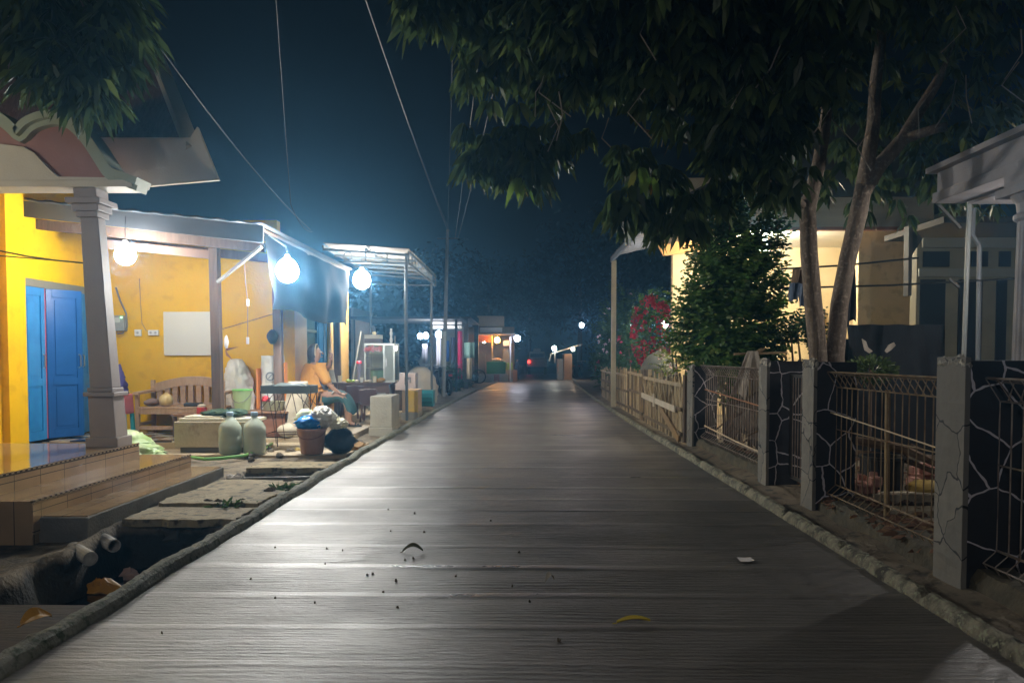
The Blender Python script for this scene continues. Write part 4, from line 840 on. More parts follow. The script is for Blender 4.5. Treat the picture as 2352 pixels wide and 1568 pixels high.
# ------------------------------------------------------------------ seated person
def skin_mesh(name, joints, edges, m, parent, root=0, sub=2):
    me = bpy.data.meshes.new(name); me.from_pydata([j[:3] for j in joints], edges, []); me.materials.append(m)
    o = bpy.data.objects.new(name, me); COL.objects.link(o)
    if parent is not None: o.parent = parent; o.location = -WL[parent.name]
    WL[o.name] = Vector((0, 0, 0))
    o.modifiers.new('skin', 'SKIN'); d = me.skin_vertices[0].data
    for i, j in enumerate(joints): d[i].radius = (j[3], j[4] if len(j) > 4 else j[3]); d[i].use_root = (i == root)
    sb = o.modifiers.new('smooth', 'SUBSURF'); sb.levels = sub; sb.render_levels = sub
    return o
SKIN = mat('skin', (.36, .20, .13), .5)
pr = thing('person', 'person in an orange top and teal skirt sitting, holding up a phone', 'person', (-3.8, 13.75, .07))
ox, oy = -3.80, 13.75
J = [(ox, oy, .58, .15, .13), (ox - .02, oy, .76, .135, .12), (ox - .04, oy, .96, .15, .11), (ox - .02, oy, 1.07, .06), (ox, oy, 1.13, .052), (ox + .03, oy, 1.20, .08, .075), (ox + .035, oy, 1.29, .09, .08), (ox + .02, oy, 1.355, .06),
     (ox + .13, oy - .14, 1.02, .065), (ox + .22, oy - .20, .82, .05), (ox + .37, oy - .19, .67, .036), (ox + .42, oy - .18, .64, .03),
     (ox - .17, oy + .12, 1.02, .065), (ox + .06, oy + .20, .90, .05), (ox + .24, oy + .06, 1.08, .036), (ox + .27, oy + .02, 1.14, .03),
     (ox + .16, oy - .10, .56, .105), (ox + .50, oy - .12, .58, .075), (ox + .58, oy - .12, .34, .055), (ox + .60, oy - .12, .13, .038), (ox + .72, oy - .12, .09, .032),
     (ox + .16, oy + .10, .56, .105), (ox + .46, oy + .12, .58, .075), (ox + .50, oy + .12, .34, .055), (ox + .50, oy + .12, .13, .038), (ox + .62, oy + .12, .09, .032)]
E = [(0, 1), (1, 2), (2, 3), (3, 4), (4, 5), (5, 6), (6, 7), (2, 8), (8, 9), (9, 10), (10, 11), (2, 12), (12, 13), (13, 14), (14, 15), (0, 16), (16, 17), (17, 18), (18, 19), (19, 20), (0, 21), (21, 22), (22, 23), (23, 24), (24, 25)]
def hand(base, d, side, curl):
    d = Vector(d).normalized(); side = Vector(side).normalized(); nrm = d.cross(side)
    J.append((*(Vector(J[base][:3]) + d * .05), .028, .016)); pi = len(J) - 1; E.append((base, pi))
    for k, L in enumerate((.062, .072, .068, .052)):
        st = Vector(J[pi][:3]) + d * .035 + side * (k - 1.5) * .019; m1 = st + d * L * .5 + nrm * curl * L * .3; e1 = m1 + d * L * .25 + nrm * curl * L * .6
        J.append((*st, .0095)); a = len(J) - 1; E.append((pi, a)); J.append((*m1, .0085)); E.append((a, a + 1)); J.append((*e1, .0075)); E.append((a + 1, a + 2))
    st = Vector(J[base][:3]) + d * .03 - side * .038; J.append((*st, .011)); a = len(J) - 1; E.append((base, a)); J.append((*(st + d * .035 - side * .02 + nrm * .015 * curl), .009)); E.append((a, a + 1))
hand(11, (.8, .1, -.5), (0, 1, .1), 1.0); hand(15, (.15, -.2, 1), (.3, 1, .1), 1.0)
skin_mesh('body', J, E, SKIN, pr, 0, 1)
# clothing follows the body, a little proud of it
M_top = mat('orange_cloth', (.62, .31, .065), .75, (.54, .26, .05), 5, .3, 16)
Jt = [(ox - .02, oy, .50, .25, .2), (ox - .03, oy, .72, .20, .18), (ox - .04, oy, .93, .20, .16), (ox - .02, oy, 1.05, .10), (ox + .13, oy - .15, 1.015, .10), (ox + .22, oy - .21, .85, .092), (ox + .29, oy - .215, .76, .075), (ox - .18, oy + .12, 1.015, .10), (ox - .02, oy + .2, .92, .085), (ox + .08, oy + .19, .92, .07), (ox + .12, oy - .05, .47, .24, .15)]
skin_mesh('top', Jt, [(0, 1), (1, 2), (2, 3), (2, 4), (4, 5), (5, 6), (2, 7), (7, 8), (8, 9), (0, 10)], M_top, pr, 0, 2)
M_sk = mat('teal_cloth', (.035, .095, .10), .8, (.05, .12, .125), 4, .3, 14)
Js = [(ox + .02, oy, .50, .17, .17), (ox + .28, oy - .02, .57, .19, .13), (ox + .50, oy - .02, .57, .18, .11), (ox + .58, oy - .02, .40, .18, .10), (ox + .62, oy - .02, .24, .17, .10)]
skin_mesh('skirt', Js, [(0, 1), (1, 2), (2, 3), (3, 4)], M_sk, pr, 0, 2); pr.scale = (1.12, 1.12, 1.12)
q = MB(); q.blob((ox + .16, oy - .05), .085, .13, .60, 1.02, seed=5, amp=.05); q.build('apron_front', mat('blue_grey_cloth', (.10, .13, .18), .8), pr, smooth=True)
# hair, band, face
q = MB(); hc = Vector((ox + .005, oy, 1.285))
def hair(a, t):
    th = a * 2 * math.pi; ph = t * math.pi * .92; r = Vector((math.sin(ph) * math.cos(th), math.sin(ph) * math.sin(th), math.cos(ph)))
    k = 1.0 if r.x < .25 else (.55 if t > .28 else .98)
    return hc + Vector((r.x * .118 * k - .01, r.y * .105, r.z * .135 - (0.05 if t > .6 and r.x < .2 else 0)))
q.grid(hair, 22, 14, True); q.build('hair', mat('dark_hair', (.035, .025, .025), .5), pr, smooth=True)
q = MB(); q.tube([hc + Vector((.03 - .03 * math.cos(a) * 0, .108 * math.cos(a), .128 * math.sin(a))) for a in [math.pi * i / 12 for i in range(-2, 15)]], .010, 6); q.build('hair_band', mat('pale_band', (.5, .42, .3), .5), pr)
q = MB(); q.lathe([(.001, .0), (.018, .006), (.001, .04)], (ox + .132, oy, 1.245), 8); e = q.build('nose', SKIN, pr, smooth=True)
for s_ in (-1, 1):
    sphere((ox + .105, oy + s_ * .035, 1.283), .012, 8, 6).build('eye', mat('eye_white', (.7, .68, .65), .3), pr, smooth=True)
    sphere((ox + .115, oy + s_ * .036, 1.283), .006, 6, 5).build('iris', mat('black_cable', (.02, .02, .02), .5), pr, smooth=True)
    q = MB(); q.blob((ox + .02, oy + s_ * .088), .022, .010, 1.235, 1.295, amp=0, nu=8, nv=6); q.build('ear', SKIN, pr, smooth=True)
q = MB(); q.blob((ox + .118, oy), .010, .026, 1.197, 1.213, amp=0, nu=8, nv=6); q.build('mouth', mat('lip', (.30, .12, .10), .5), pr, smooth=True)
for s_, fx in ((-.12, .66), (.12, .56)):
    q = MB(); q.blob((ox + fx, oy + s_), .13, .05, .07, .10, prof=lambda t: 1, amp=.02, nu=12, nv=3); q.tube([(ox + fx + .03, oy + s_ - .05, .09), (ox + fx + .03, oy + s_, .135), (ox + fx + .03, oy + s_ + .05, .09)], .012, 5); q.build('sandal', mat('black_rubber', (.02, .02, .02), .6), pr)
q = MB(); q.tube([(ox + .335, oy - .195, .642), (ox + .35, oy - .193, .63)], .042, 10); q.build('cuff', mat('white_cuff', (.6, .58, .55), .6), pr)
q = MB(); q.bar((ox + .305, oy - .03, 1.13), (ox + .325, oy - .06, 1.28), .075, .010, up=(1, .3, 0)); tag(q.build('phone', mat('black_glass', (.02, .02, .025), .2), bevel=.003), 'dark phone held up in the seated person raised hand', 'phone')
# far left things past the canopy
t = thing('white_carton', 'white carton printed with a dark mark behind the yellow pedestal', 'carton', (-2.9, 18.0, .07))
q = MB(); q.box(-3.02, -2.52, 17.75, 18.2, .55, .95); q.build('carton_body', mat('lilac_carton', (.40, .36, .38), .7), t, bevel=.006)
q = MB(); q.box(-2.78, -2.70, 17.742, 17.75, .68, .86); q.box(-2.70, -2.62, 17.742, 17.75, .80, .86); q.box(-2.66, -2.62, 17.742, 17.75, .72, .80); q.build('printed_mark', mat('grey_ink', (.12, .13, .15), .6), t)
q = MB(); q.box(-3.05, -2.45, 17.7, 18.25, .07, .55); tag(q.build('dark_plinth', mat('dark_wood', (.06, .04, .028), .75)), 'dark wooden bench carrying the white carton', 'bench')
q = MB(); q.blob((-2.85, 21.0), .48, .3, .05, 1.05, prof=lambda t: (1 if t < .4 else math.sqrt(max(.02, 1 - ((t - .4) / .62) ** 2))), seed=23, amp=.09, nu=22, nv=18); tag(q.build('covered_heap', mat('beige_cover', (.40, .36, .30), .7), smooth=True), 'beige cloth covered heap between the canopy posts', 'cover')
# ================================================================== right side: stone pillars, mesh panels, gate
M_stone = edgemat('black_stone_white_joints', (.012, .012, .015), (.55, .53, .56), 3.6, .017, .7, (.03, .03, .034), warp=.06)
M_face = edgemat('grey_plaster_black_cracks', (.12, .115, .10), (.012, .011, .010), 3.2, .012, .8, (.20, .19, .16))
M_chip = mat('flaked_white', (.55, .53, .46), .8, (.2, .19, .16), 14, .6, 40)
def pillar(y0, y1, h, label, seed):
    t = thing('stone_pillar', label, 'pillar', (2.73, (y0 + y1) / 2, 0), 'stone pillars of the roadside fence')
    x0 = 2.555
    q = MB(); n = 10
    def jit(x, y, z): return (x + .006 * noise.noise(Vector((x * 7, y * 7, z * 6 + seed))), y + .006 * noise.noise(Vector((z * 7, x * 7, y * 6 + seed))), z)
    for k in range(n):
        za, zb = -.06 + (h + .06) * k / n, -.06 + (h + .06) * (k + 1) / n
        q.add([jit(x, y, z) for z in (za, zb) for x, y in ((x0 + .012, y0), (2.93, y0), (2.93, y1), (x0 + .012, y1))], [(0, 1, 5, 4), (1, 2, 6, 5), (2, 3, 7, 6), (3, 0, 4, 7)])
    q.add([(x0 + .012, y0, h), (2.93, y0, h), (2.93, y1, h), (x0 + .012, y1, h)], [(0, 1, 2, 3)])
    q.build('stone_core', M_stone, t)
    q = MB(); m = 26; va = []
    for k in range(m + 1):
        z = -.06 + (h + .08) * k / m; wv = .012 * noise.noise(Vector((z * 9, seed, 0)))
        va += [(x0, y0 - .004 + wv * .4, z), (x0 - .004 + wv, (y0 + y1) / 2, z), (x0, y1 + .004, z), (x0 + .03, y1 + .004, z), (x0 + .03, y0 - .006, z)]
    f = []
    for k in range(m):
        for i in range(5): f.append((k * 5 + i, k * 5 + (i + 1) % 5, k * 5 + 5 + (i + 1) % 5, k * 5 + 5 + i))
    f.append(tuple(m * 5 + i for i in range(5))); q.add(va, f); q.build('plaster_face', M_face, t)
    q = MB()
    for k in range(5): yv = y0 + (y1 - y0) * (k + .5) / 5; q.blob((x0 + .02, yv), .03, .04, h - random.uniform(.03, .09), h + random.uniform(.01, .03), seed=seed + k, amp=.2, nu=8, nv=6)
    q.build('flaked_top', M_chip, t)
pillar(4.37, 4.66, 1.325, 'nearest black stone pillar with cracked grey face at the right edge', 1)
pillar(6.62, 6.88, 1.30, 'black stone pillar with white curved joints beside the rusty gate post', 2)
pillar(7.88, 8.14, 1.30, 'black stone pillar just beyond the narrow gate gap', 3)
pillar(11.3, 11.66, 1.20, 'farthest black stone pillar, where the bamboo fence begins', 4)
pillar(1.9, 2.2, 1.32, 'stone pillar nearer the viewer, outside the right edge', 5)
M_wire = mat('rusty_mesh', (.32, .25, .155), .5, (.19, .125, .07), 9, metal=.2)
M_wire2 = mat('dull_mesh', (.32, .28, .24), .5, (.18, .13, .10), 9, metal=.2)
def mesh_panel(y0, y1, label, m, zb=.16, zt=1.21, x=2.76, sp=.105):
    t = thing('wire_mesh_panel', label, 'fence panel', (x, y0, 0), 'wire mesh panels between the stone pillars')
    n = round((y1 - y0) / sp); q = MB()
    for i in range(n + 1):
        y = y0 + (y1 - y0) * i / n; j = random.uniform(-.006, .006)
        q.tube([(x - .01, y, zb - .10), (x - .075, y, zb - .01), (x, y + j, zb + .06), (x, y + j, zt - .13), (x - .085, y, zt), (x + .01, y, zt - .02), (x - .01, y + .015, zt - .12)], .0052, 4, False)
    q.build('vertical_wires', m, t)
    q = MB()
    for xx, z in ((x - .085, zt + .004), (x + .01, zt - .02), (x, zt - .13), (x, zt - .5), (x, zb + .06), (x, zb + .065), (x - .075, zb - .012)): q.tube([(xx, y0, z), (xx, y1, z)], .0055 if z < zt else .007, 4, False)
    q.build('cross_wires', m, t); return t
mesh_panel(4.66, 6.62, 'rusty wire mesh panel with folded top right of the gate post', M_wire)
mesh_panel(8.14, 11.3, 'dark wire mesh panel before the pile of sticks', M_wire2)
mesh_panel(2.2, 4.37, 'wire mesh panel at the right edge overlapping the nearest pillar', M_wire2, zt=1.22)
for y0, y1, lab in ((4.66, 6.62, 'low mossy footing wall below the rusty mesh panel'), (8.14, 11.3, 'low dark footing wall below the mesh panel with sticks behind'), (2.2, 4.37, 'low footing wall at the lower right corner')):
    q = MB(); q.grid(lambda a, b_: (2.60 + (.0, .02, .05, .26, .30)[round(b_ * 4)] + .02 * noise.noise(Vector((a * 12, b_ * 3, y0))), y0 + (y1 - y0) * a, (-.06, .06, .11, .12, -.05)[round(b_ * 4)] + .03 * noise.noise(Vector((a * 16, b_ * 5, y0 + 3)))), 60, 5)
    tag(q.build('footing_wall', mat('mossy_footing', (.055, .05, .035), .9, (.10, .085, .055), 6, .9, 30)), lab, 'wall', 'footings below the wire mesh panels')
t = thing('gate_post', 'thin rusty brown gate post beside the black stone pillar', 'post', (2.66, 6.98, 0))
q = MB(); q.bar((2.64, 6.98, .0), (2.66, 6.97, 1.12), .035, .035); q.build('post_tube', mat('rusty_brown', (.20, .11, .04), .6, (.11, .05, .025), 8), t)
q = MB(); q.tube([(2.60, 6.97, .25), (2.63, 6.98, .27), (2.60, 6.99, .33)], .012, 5); q.build('latch', mat('steel', (.5, .5, .5), .3, metal=1), t)
t = thing('mesh_gate', 'dark mesh gate closing the narrow gap between the middle pillars', 'gate', (2.72, 7.4, 0))
q = MB()
for a, c in (((2.8, 6.92, .1), (2.8, 6.92, 1.15)), ((2.8, 7.84, .1), (2.8, 7.84, 1.15)), ((2.8, 6.92, 1.15), (2.8, 7.84, 1.15)), ((2.8, 6.92, .1), (2.8, 7.84, .1))): q.bar(a, c, .03)
q.build('gate_frame', mat('dark_iron', (.03, .028, .025), .6), t)
q = MB()
for i in range(12): q.tube([(2.8, 6.97 + i * .075, .1), (2.8, 6.97 + i * .075, 1.15)], .004, 4)
q.build('gate_wires', M_wire2, t)
q = MB(); q.tube([(2.70, 6.6, .86), (2.70, 5.6, .80), (2.70, 4.66, .74)], .006, 5); tag(q.build('pale_rope', mat('pale_cord', (.55, .45, .3), .5)), 'pale rope stretched diagonally across the rusty mesh panel', 'rope')
q = MB(); q.tube([(2.72, 11.2, .86), (2.72, 8.2, .77)], .009, 5); tag(q.build('orange_rope', mat('orange_cord', (.35, .16, .07), .6)), 'orange cord across the dark mesh panel', 'rope')
q = MB(); q.tube([(2.72, 11.2, .32), (2.72, 9.6, .27), (2.72, 8.2, .25)], .011, 5); tag(q.build('twisted_rope', mat('pale_cord', (.55, .45, .3), .5)), 'twisted pale rope low on the dark mesh panel', 'rope')
t = thing('fence_post', 'upright bamboo pole tied inside the rusty mesh panel', 'post', (2.82, 5.85, 0))
q = MB(); q.tube([(2.84, 5.85, 0), (2.835, 5.85, .5), (2.83, 5.85, 1.09)], [.024, .022, .021], 8); q.build('bamboo_pole', mat('old_bamboo', (.30, .22, .10), .55, (.20, .13, .06), 6), t)
# yard behind the panels
M_lit = leafmat('dry_leaf', (.13, .075, .045), (.26, .15, .10), (.36, .27, .14), .8)
q = MB()
for k in range(2600):
    y = random.uniform(3.2, 11.2); x = 2.84 + abs(random.gauss(0, .9)); a = random.uniform(0, 6.28)
    if random.random() < .45: y = random.uniform(4.7, 6.7); x = 2.66 + random.uniform(0, .5)
    q.leaf((x, y, gz(x, y) + random.uniform(.005, .05) + (.07 if x < 2.9 else 0)), (math.cos(a), math.sin(a), random.uniform(-.1, .3)), random.uniform(.06, .13), random.uniform(.025, .05))
tag(q.build('fallen_leaves', M_lit, recalc=False), 'brown fallen leaves scattered on the yard floor behind the mesh', 'leaves', kind='stuff')
p = G(2047, 1140, .0)
t = thing('plant_drum', 'black plant drum standing in the leaf strewn yard', 'pot', (p.x, p.y + .2, 0))
q = MB(); q.lathe([(.17, .0), (.19, .02), (.20, .34), (.215, .345), (.215, .37), (.19, .37), (.18, .30)], (p.x, p.y + .2, 0), 20); q.build('drum_wall', mat('black_plastic', (.02, .018, .016), .5), t)
q = MB(); q.lathe([(.185, .31), (.001, .33)], (p.x, p.y + .2, 0), 16); q.build('soil', M_rub, t)
M_brk = mat('brick_red', (.38, .17, .12), .85, (.50, .30, .24), 9, .5, 30)
for i in range(46):
    if i < 26: p = G(1985 + random.uniform(-30, 30), 1150 + random.uniform(-18, 14), 0)
    else: p = G(2125 + random.uniform(-34, 24), 1105 + random.uniform(-14, 14), 0)
    z = (random.uniform(0, .18) if i < 26 else random.uniform(0, .15)); r = random.uniform(.03, .07)
    q = MB(); q.box(p.x - r, p.x + r, p.y - r * .6, p.y + r * .6, z - .02, z + r * .9, rz=random.uniform(0, 3)); tag(q.build('brick_piece', M_brk, bevel=.006), 'broken brick piece in the heaps behind the rusty mesh panel', 'brick', 'broken bricks behind the mesh')
p = G(2125, 1142, 0); q = MB(); q.blob((p.x, p.y), .18, .14, 0, .17, seed=90, amp=.08); tag(q.build('yellow_sack', mat('ochre_sack', (.40, .27, .06), .7), smooth=True), 'ochre yellow bundle lying by the bricks behind the mesh', 'bundle')
for (a, c, r, lab) in (((1958, 1010), (2160, 1068), .045, 'long brown branch lying behind the rusty mesh panel'), ((1960, 1038), (2150, 1085), .03, 'thin forked branch under the long brown branch')):
    A, B = P(*a, 8.0), P(*c, 7.2); q = MB(); q.tube([A, A.lerp(B, .3) + Vector((0, 0, .03)), A.lerp(B, .65) + Vector((0, 0, .05)), B], [r, r * 1.1, r, r * .8], 7); q.tube([A.lerp(B, .6), A.lerp(B, .75) + Vector((0, .1, .12)), A.lerp(B, .95) + Vector((0, .2, .10))], [r * .6, r * .5, r * .3], 5)
    tag(q.build('dead_branch', mat('dead_wood', (.17, .11, .065), .8, (.11, .07, .045), 10, .6, 30)), lab, 'branch')
for (u, v, sx, sy, lab) in ((2125, 1185, .45, .10, 'pale stone strip nearest the rusty mesh panel'), (2060, 1148, .5, .08, 'long pale kerb stone behind the brick heap'), (2060, 1000, .42, .07, 'pale plank above the fallen branch')):
    p = G(u, v, 0); q = MB(); q.box(p.x - sx, p.x + sx, p.y - sy, p.y + sy, -.02, .07 if v > 1100 else .10); tag(q.build('pale_strip', mat('pale_stone', (.52, .46, .34), .8, (.40, .34, .24), 6, .4, 20), bevel=.008), lab, 'stone')
# stick pile and white tarp behind the dark panel
for i in range(60):
    y = random.uniform(8.6, 11.2); x = random.uniform(2.95, 3.6); z = random.uniform(.15, .8) * (1 - abs(y - 10.2) / 2.6); a = random.gauss(.9, .35)
    q = MB(); L = random.uniform(.25, .55); dx, dz = math.cos(a) * L, math.sin(a) * L * .7
    q.tube([(x - dx * .5, y, max(.03, z - dz * .5)), (x, y + .02, z), (x + dx * .5, y + .05, z + dz * .5)], random.uniform(.008, .018), 5); tag(q.build('stick', mat('dead_wood', (.17, .11, .065), .8)), 'brown stick in the pile behind the dark mesh panel', 'stick', 'sticks piled behind the mesh')
q = MB(); q.blob((3.45, 9.8), .55, 1.2, 0, 1.05, seed=77, amp=.15, fr=3); tag(q.build('soil_heap', mat('dark_soil', (.05, .038, .028), .9, (.09, .065, .045), 8, .9, 30)), 'dark soil heap carrying the pile of sticks', 'heap')
def sheet(a, t):
    x = 3.02 + .42 * (a - .5) * (.35 + t); y = 9.9 + .1 * math.sin(a * 15) * t; return (x - .02 * t, y + .05 * t, 1.42 - .62 * t - .06 * math.sin(a * 17 + 1) * t)
q = MB(); q.grid(sheet, 34, 16); tag(q.build('draped_white_sheet', mat('white_sheet', (.52, .46, .38), .7, (.40, .35, .28), 5, .5, 12), smooth=True), 'pale crumpled sheet draped over the pile behind the dark mesh panel', 'sheet')
q = MB()
for k in range(2): q.bar((3.0 + .02 * k, 10.0, 1.36), (3.16 + .04 * k, 9.95, 1.45), .03)
q.bar((3.02, 9.98, 0), (3.02, 9.98, 1.4), .05); q.bar((2.8, 9.98, 1.38), (3.5, 9.98, 1.40), .03); tag(q.build('drying_rack', mat('old_bamboo', (.30, .22, .10), .55)), 'low bamboo rack holding up the pale draped sheet', 'rack')

# ================================================================== bamboo fences
BAM = [mat('bamboo_pale', (.46, .38, .25), .65, (.27, .215, .13), 5, .2, 20, stretch=(3, 3, .4)), mat('bamboo_brown', (.17, .125, .075), .7, (.11, .08, .045), 5, .2, 20), mat('bamboo_straw', (.30, .215, .11), .65, (.18, .12, .06), 5)]
def bamboo_fence(y0, y1, h, label, seed, board=False, rails=(.12, .5, .9), x=2.52, posts=True):
    r = random.Random(seed); t = thing('bamboo_fence', label, 'fence', (x, y0, 0), 'bamboo fence sections along the kerb')
    n = min(92, int((y1 - y0) / .062)); xo = lambda y: cxr(y) * .9
    for i in range(n):
        y = y0 + (y1 - y0) * (i + .5) / n; w_ = r.uniform(.011, .024); hh = h * r.uniform(.84, 1.10); ln = r.uniform(-.03, .03) if r.random() < .8 else r.uniform(-.25, .25)
        q = MB(); q.tube([(x + xo(y) + r.uniform(-.01, .01), y, 0), (x + xo(y) + r.uniform(-.015, .015), y + ln * .5, hh * .5), (x + xo(y) + r.uniform(-.02, .02), y + ln, hh)], w_, 5); q.build('slat', BAM[r.choice((0, 0, 1, 2))], t)
    for k, z in enumerate(rails):
        q = MB(); q.bar((x - .035 + xo(y0), y0, h * z + r.uniform(-.02, .02)), (x - .035 + xo(y1), y1, h * z + r.uniform(-.02, .02)), .03, .055); q.build('rail', BAM[1] if k != 2 else BAM[0], t)
    for y in (y0 + .02, y1 - .02):
        q = MB(); q.tube([(x + xo(y) + .03, y, 0), (x + xo(y) + .03, y, h * 1.06)], .045, 7); q.build('post', mat('dark_bamboo', (.12, .08, .05), .6, (.08, .05, .03), 6), t)
    if board:
        q = MB(); q.bar((x - .06, y0 + .35, h * .50), (x - .06, y1 - .05, h * .56), .02, .10); q.build('white_board', mat('pale_board', (.60, .55, .45), .6, (.5, .44, .34), 5), t)
        q = MB(); q.bar((x - .075, (y0 + y1) / 2 + .35, h * .42), (x - .075, (y0 + y1) / 2 + .37, h * .66), .12, .02, up=(1, 0, 0)); q.build('white_patch', mat('pale_board', (.60, .55, .45), .6), t)
        for k in range(5):
            ya = y0 + .5 + k * .72; q = MB(); q.bar((x - .04, ya, h * .56), (x - .04, ya + .26, h * .86), .02, .03); q.build('diagonal_slat', BAM[0], t)
            q = MB(); q.bar((x - .044, ya + .5, h * .56), (x - .044, ya + .24, h * .86), .02, .03); q.build('diagonal_slat', BAM[0], t)
        q = MB(); q.bar((x - .05, y0 + .1, .04), (x - .05, y0 + 1.7, .42), .02, .12); q.build('loose_board', mat('brown_plank', (.26, .17, .08), .6), t)
bamboo_fence(11.75, 15.5, 1.0, 'bamboo gate with a pale cross board next to the farthest stone pillar', 1, True)
bamboo_fence(15.7, 18.0, 1.0, 'bamboo fence with two stout horizontal rails, second from the stone pillar', 2, False, (.15, .55, .95))
bamboo_fence(18.2, 21.4, .98, 'ragged bamboo fence section near the pale canopy post', 3)
bamboo_fence(21.6, 25.5, .95, 'farthest bamboo fence with square gaps near the leafy bushes', 4, False, (.3, .6, .92))
q = MB(); q.blob((3.05, 16.8), .42, .5, 0, 1.46, prof=lambda t: (1 if t < .62 else math.sqrt(max(.02, 1 - ((t - .62) / .38) ** 2))), seed=2, amp=.03, nu=22, nv=18); tag(q.build('grey_cover', mat('grey_tarp', (.13, .14, .13), .7, (.10, .11, .10), 3, .2, 10), smooth=True), 'rounded grey cover rising behind the bamboo fence', 'cover')

# ================================================================== cream house with the lit porch (right, set back)
CREAM = mat('cream_wall', (.56, .44, .25), .65, (.48, .37, .20), 1.5, .2, 20, dirt=(.40, .31, .17))
BEIGE = mat('beige_fascia', (.42, .36, .26), .7, (.34, .29, .21), 1.8, .3, 12, stretch=(.5, 1, 4))
h2 = thing('cream_house', 'cream house with a brightly lit porch behind the twin trunked tree', 'house', (6, 15, 0))
q = MB(); q.box(6.55, 7.75, 14.8, 15.0, 0, 4.4); q.build('front_wall', CREAM, h2)
q = MB(); q.box(3.5, 9.0, 17.6, 17.8, 0, 4.4); q.box(8.8, 9.0, 15.0, 17.6, 0, 4.4); q.build('porch_wall', mat('porch_cream', (.74, .60, .36), .6, (.68, .54, .30), 2), h2)
q = MB(); q.box(3.2, 7.8, 14.45, 14.55, 3.80, 4.36); q.box(3.2, 3.3, 14.55, 17.6, 3.8, 4.36); q.build('fascia', BEIGE, h2)
q = MB(); q.box(3.2, 7.8, 14.43, 14.56, 3.74, 3.80); q.build('fascia_trim', mat('red_brown_trim', (.26, .10, .05), .6), h2)
q = MB(); q.box(3.3, 9.0, 14.55, 17.6, 3.86, 3.9); q.build('porch_ceiling', mat('ceiling_cream', (.7, .66, .55), .7), h2)
q = MB(); q.prism([(3.0, 4.36), (6, 5.9), (9.2, 4.36)], 14.4, 20, 'xz'); q.build('roof', mat('dark_roof', (.05, .045, .04), .8), h2)
q = MB(); q.box(6.70, 7.0, 17.5, 17.6, .2, 2.4); q.build('door', mat('dark_door', (.09, .06, .04), .5), h2)
bulb(P(1750, 562, 15.4), .14, 200, 'glaring bulb in the lit porch behind the leafy green bush', (1, .88, .66), .05)
t = thing('carport_canopy', 'zinc carport on a pale post above the bamboo fence', 'canopy', (3.5, 18, 0))
q = MB(); vs = []; n = 70
for i in range(n + 1):
    y = 14.6 + (20.3 - 14.6) * i / n
    for x in (2.36, 4.4): vs.append((x, y, 4.0 + (x - 2.36) * .24 + .02 * math.sin(i * 1.3)))
q.add(vs, [(2 * i, 2 * i + 1, 2 * i + 3, 2 * i + 2) for i in range(n)]); q.build('corrugated_sheet', M_zinc, t, recalc=False)
q = MB(); q.bar((2.40, 14.6, 3.93), (2.40, 20.3, 3.93), .06, .12); q.build('eave_board', mat('blue_grey_board', (.16, .19, .22), .6), t)
q = MB(); q.prism([(2.9, 3.92), (3.1, 3.55), (4.4, 3.72), (4.4, 4.3)], 16.6, 16.68, 'xz'); q.build('orange_panel', mat('orange_panel', (.62, .34, .12), .6), t)
q = MB(); q.box(2.9, 4.4, 14.66, 14.72, 4.12, 4.78); q.build('fascia', BEIGE, t)
q = MB(); q.bar((2.44, 20.1, 0), (2.44, 20.1, 3.9), .12, .12, up=(0, 1, 0)); q.build('canopy_post', mat('pale_post', (.52, .47, .33), .6, (.44, .39, .27), 3), t)
bulb(P(1527, 745, 21), .09, 160, 'small white lamp beside the red flowering bush', (1, .98, 1), 0, hang=False)
# wall with dark windows between the cream house and the column
t = thing('shuttered_wall', 'pale house wall with dark window panels and narrow transoms behind the steel pole', 'wall', (7.5, 12.5, 0))
M_pw = mat('pale_wall', (.26, .235, .15), .7, (.20, .18, .12), 2)
X = lambda u: P(u, 700, 12.5).x; Z = lambda v: P(2200, v, 12.5).z
q = MB(); q.box(X(2104), X(2330), 12.5, 12.7, -.05, Z(546)); q.build('wall', M_pw, t)
for a, c in ((2112, 2168), (2200, 2253), (2287, 2309)):
    q = MB(); q.box(X(a), X(c), 12.46, 12.499, .2, Z(642)); q.build('window_panel', mat('dark_pane', (.022, .022, .024), .6, spec=.2), t)
for a, c in ((2117, 2176), (2227, 2264), (2291, 2316)):
    q = MB(); q.box(X(a), X(c), 12.46, 12.499, Z(613), Z(578)); q.build('transom', mat('dark_pane', (.022, .022, .024), .6, spec=.2), t)
q = MB(); q.box(X(2110), X(2322), 12.40, 12.46, Z(570), Z(548)); q.box(X(2104), X(2322), 12.42, 12.46, Z(636), Z(618)); q.build('cornice', mat('grey_cornice', (.25, .25, .2), .7), t)
q = MB(); q.box(6.8, 14, 12.3, 14.3, 3.5, 3.6); q.build('roof', mat('dark_roof', (.05, .045, .04), .8), t)
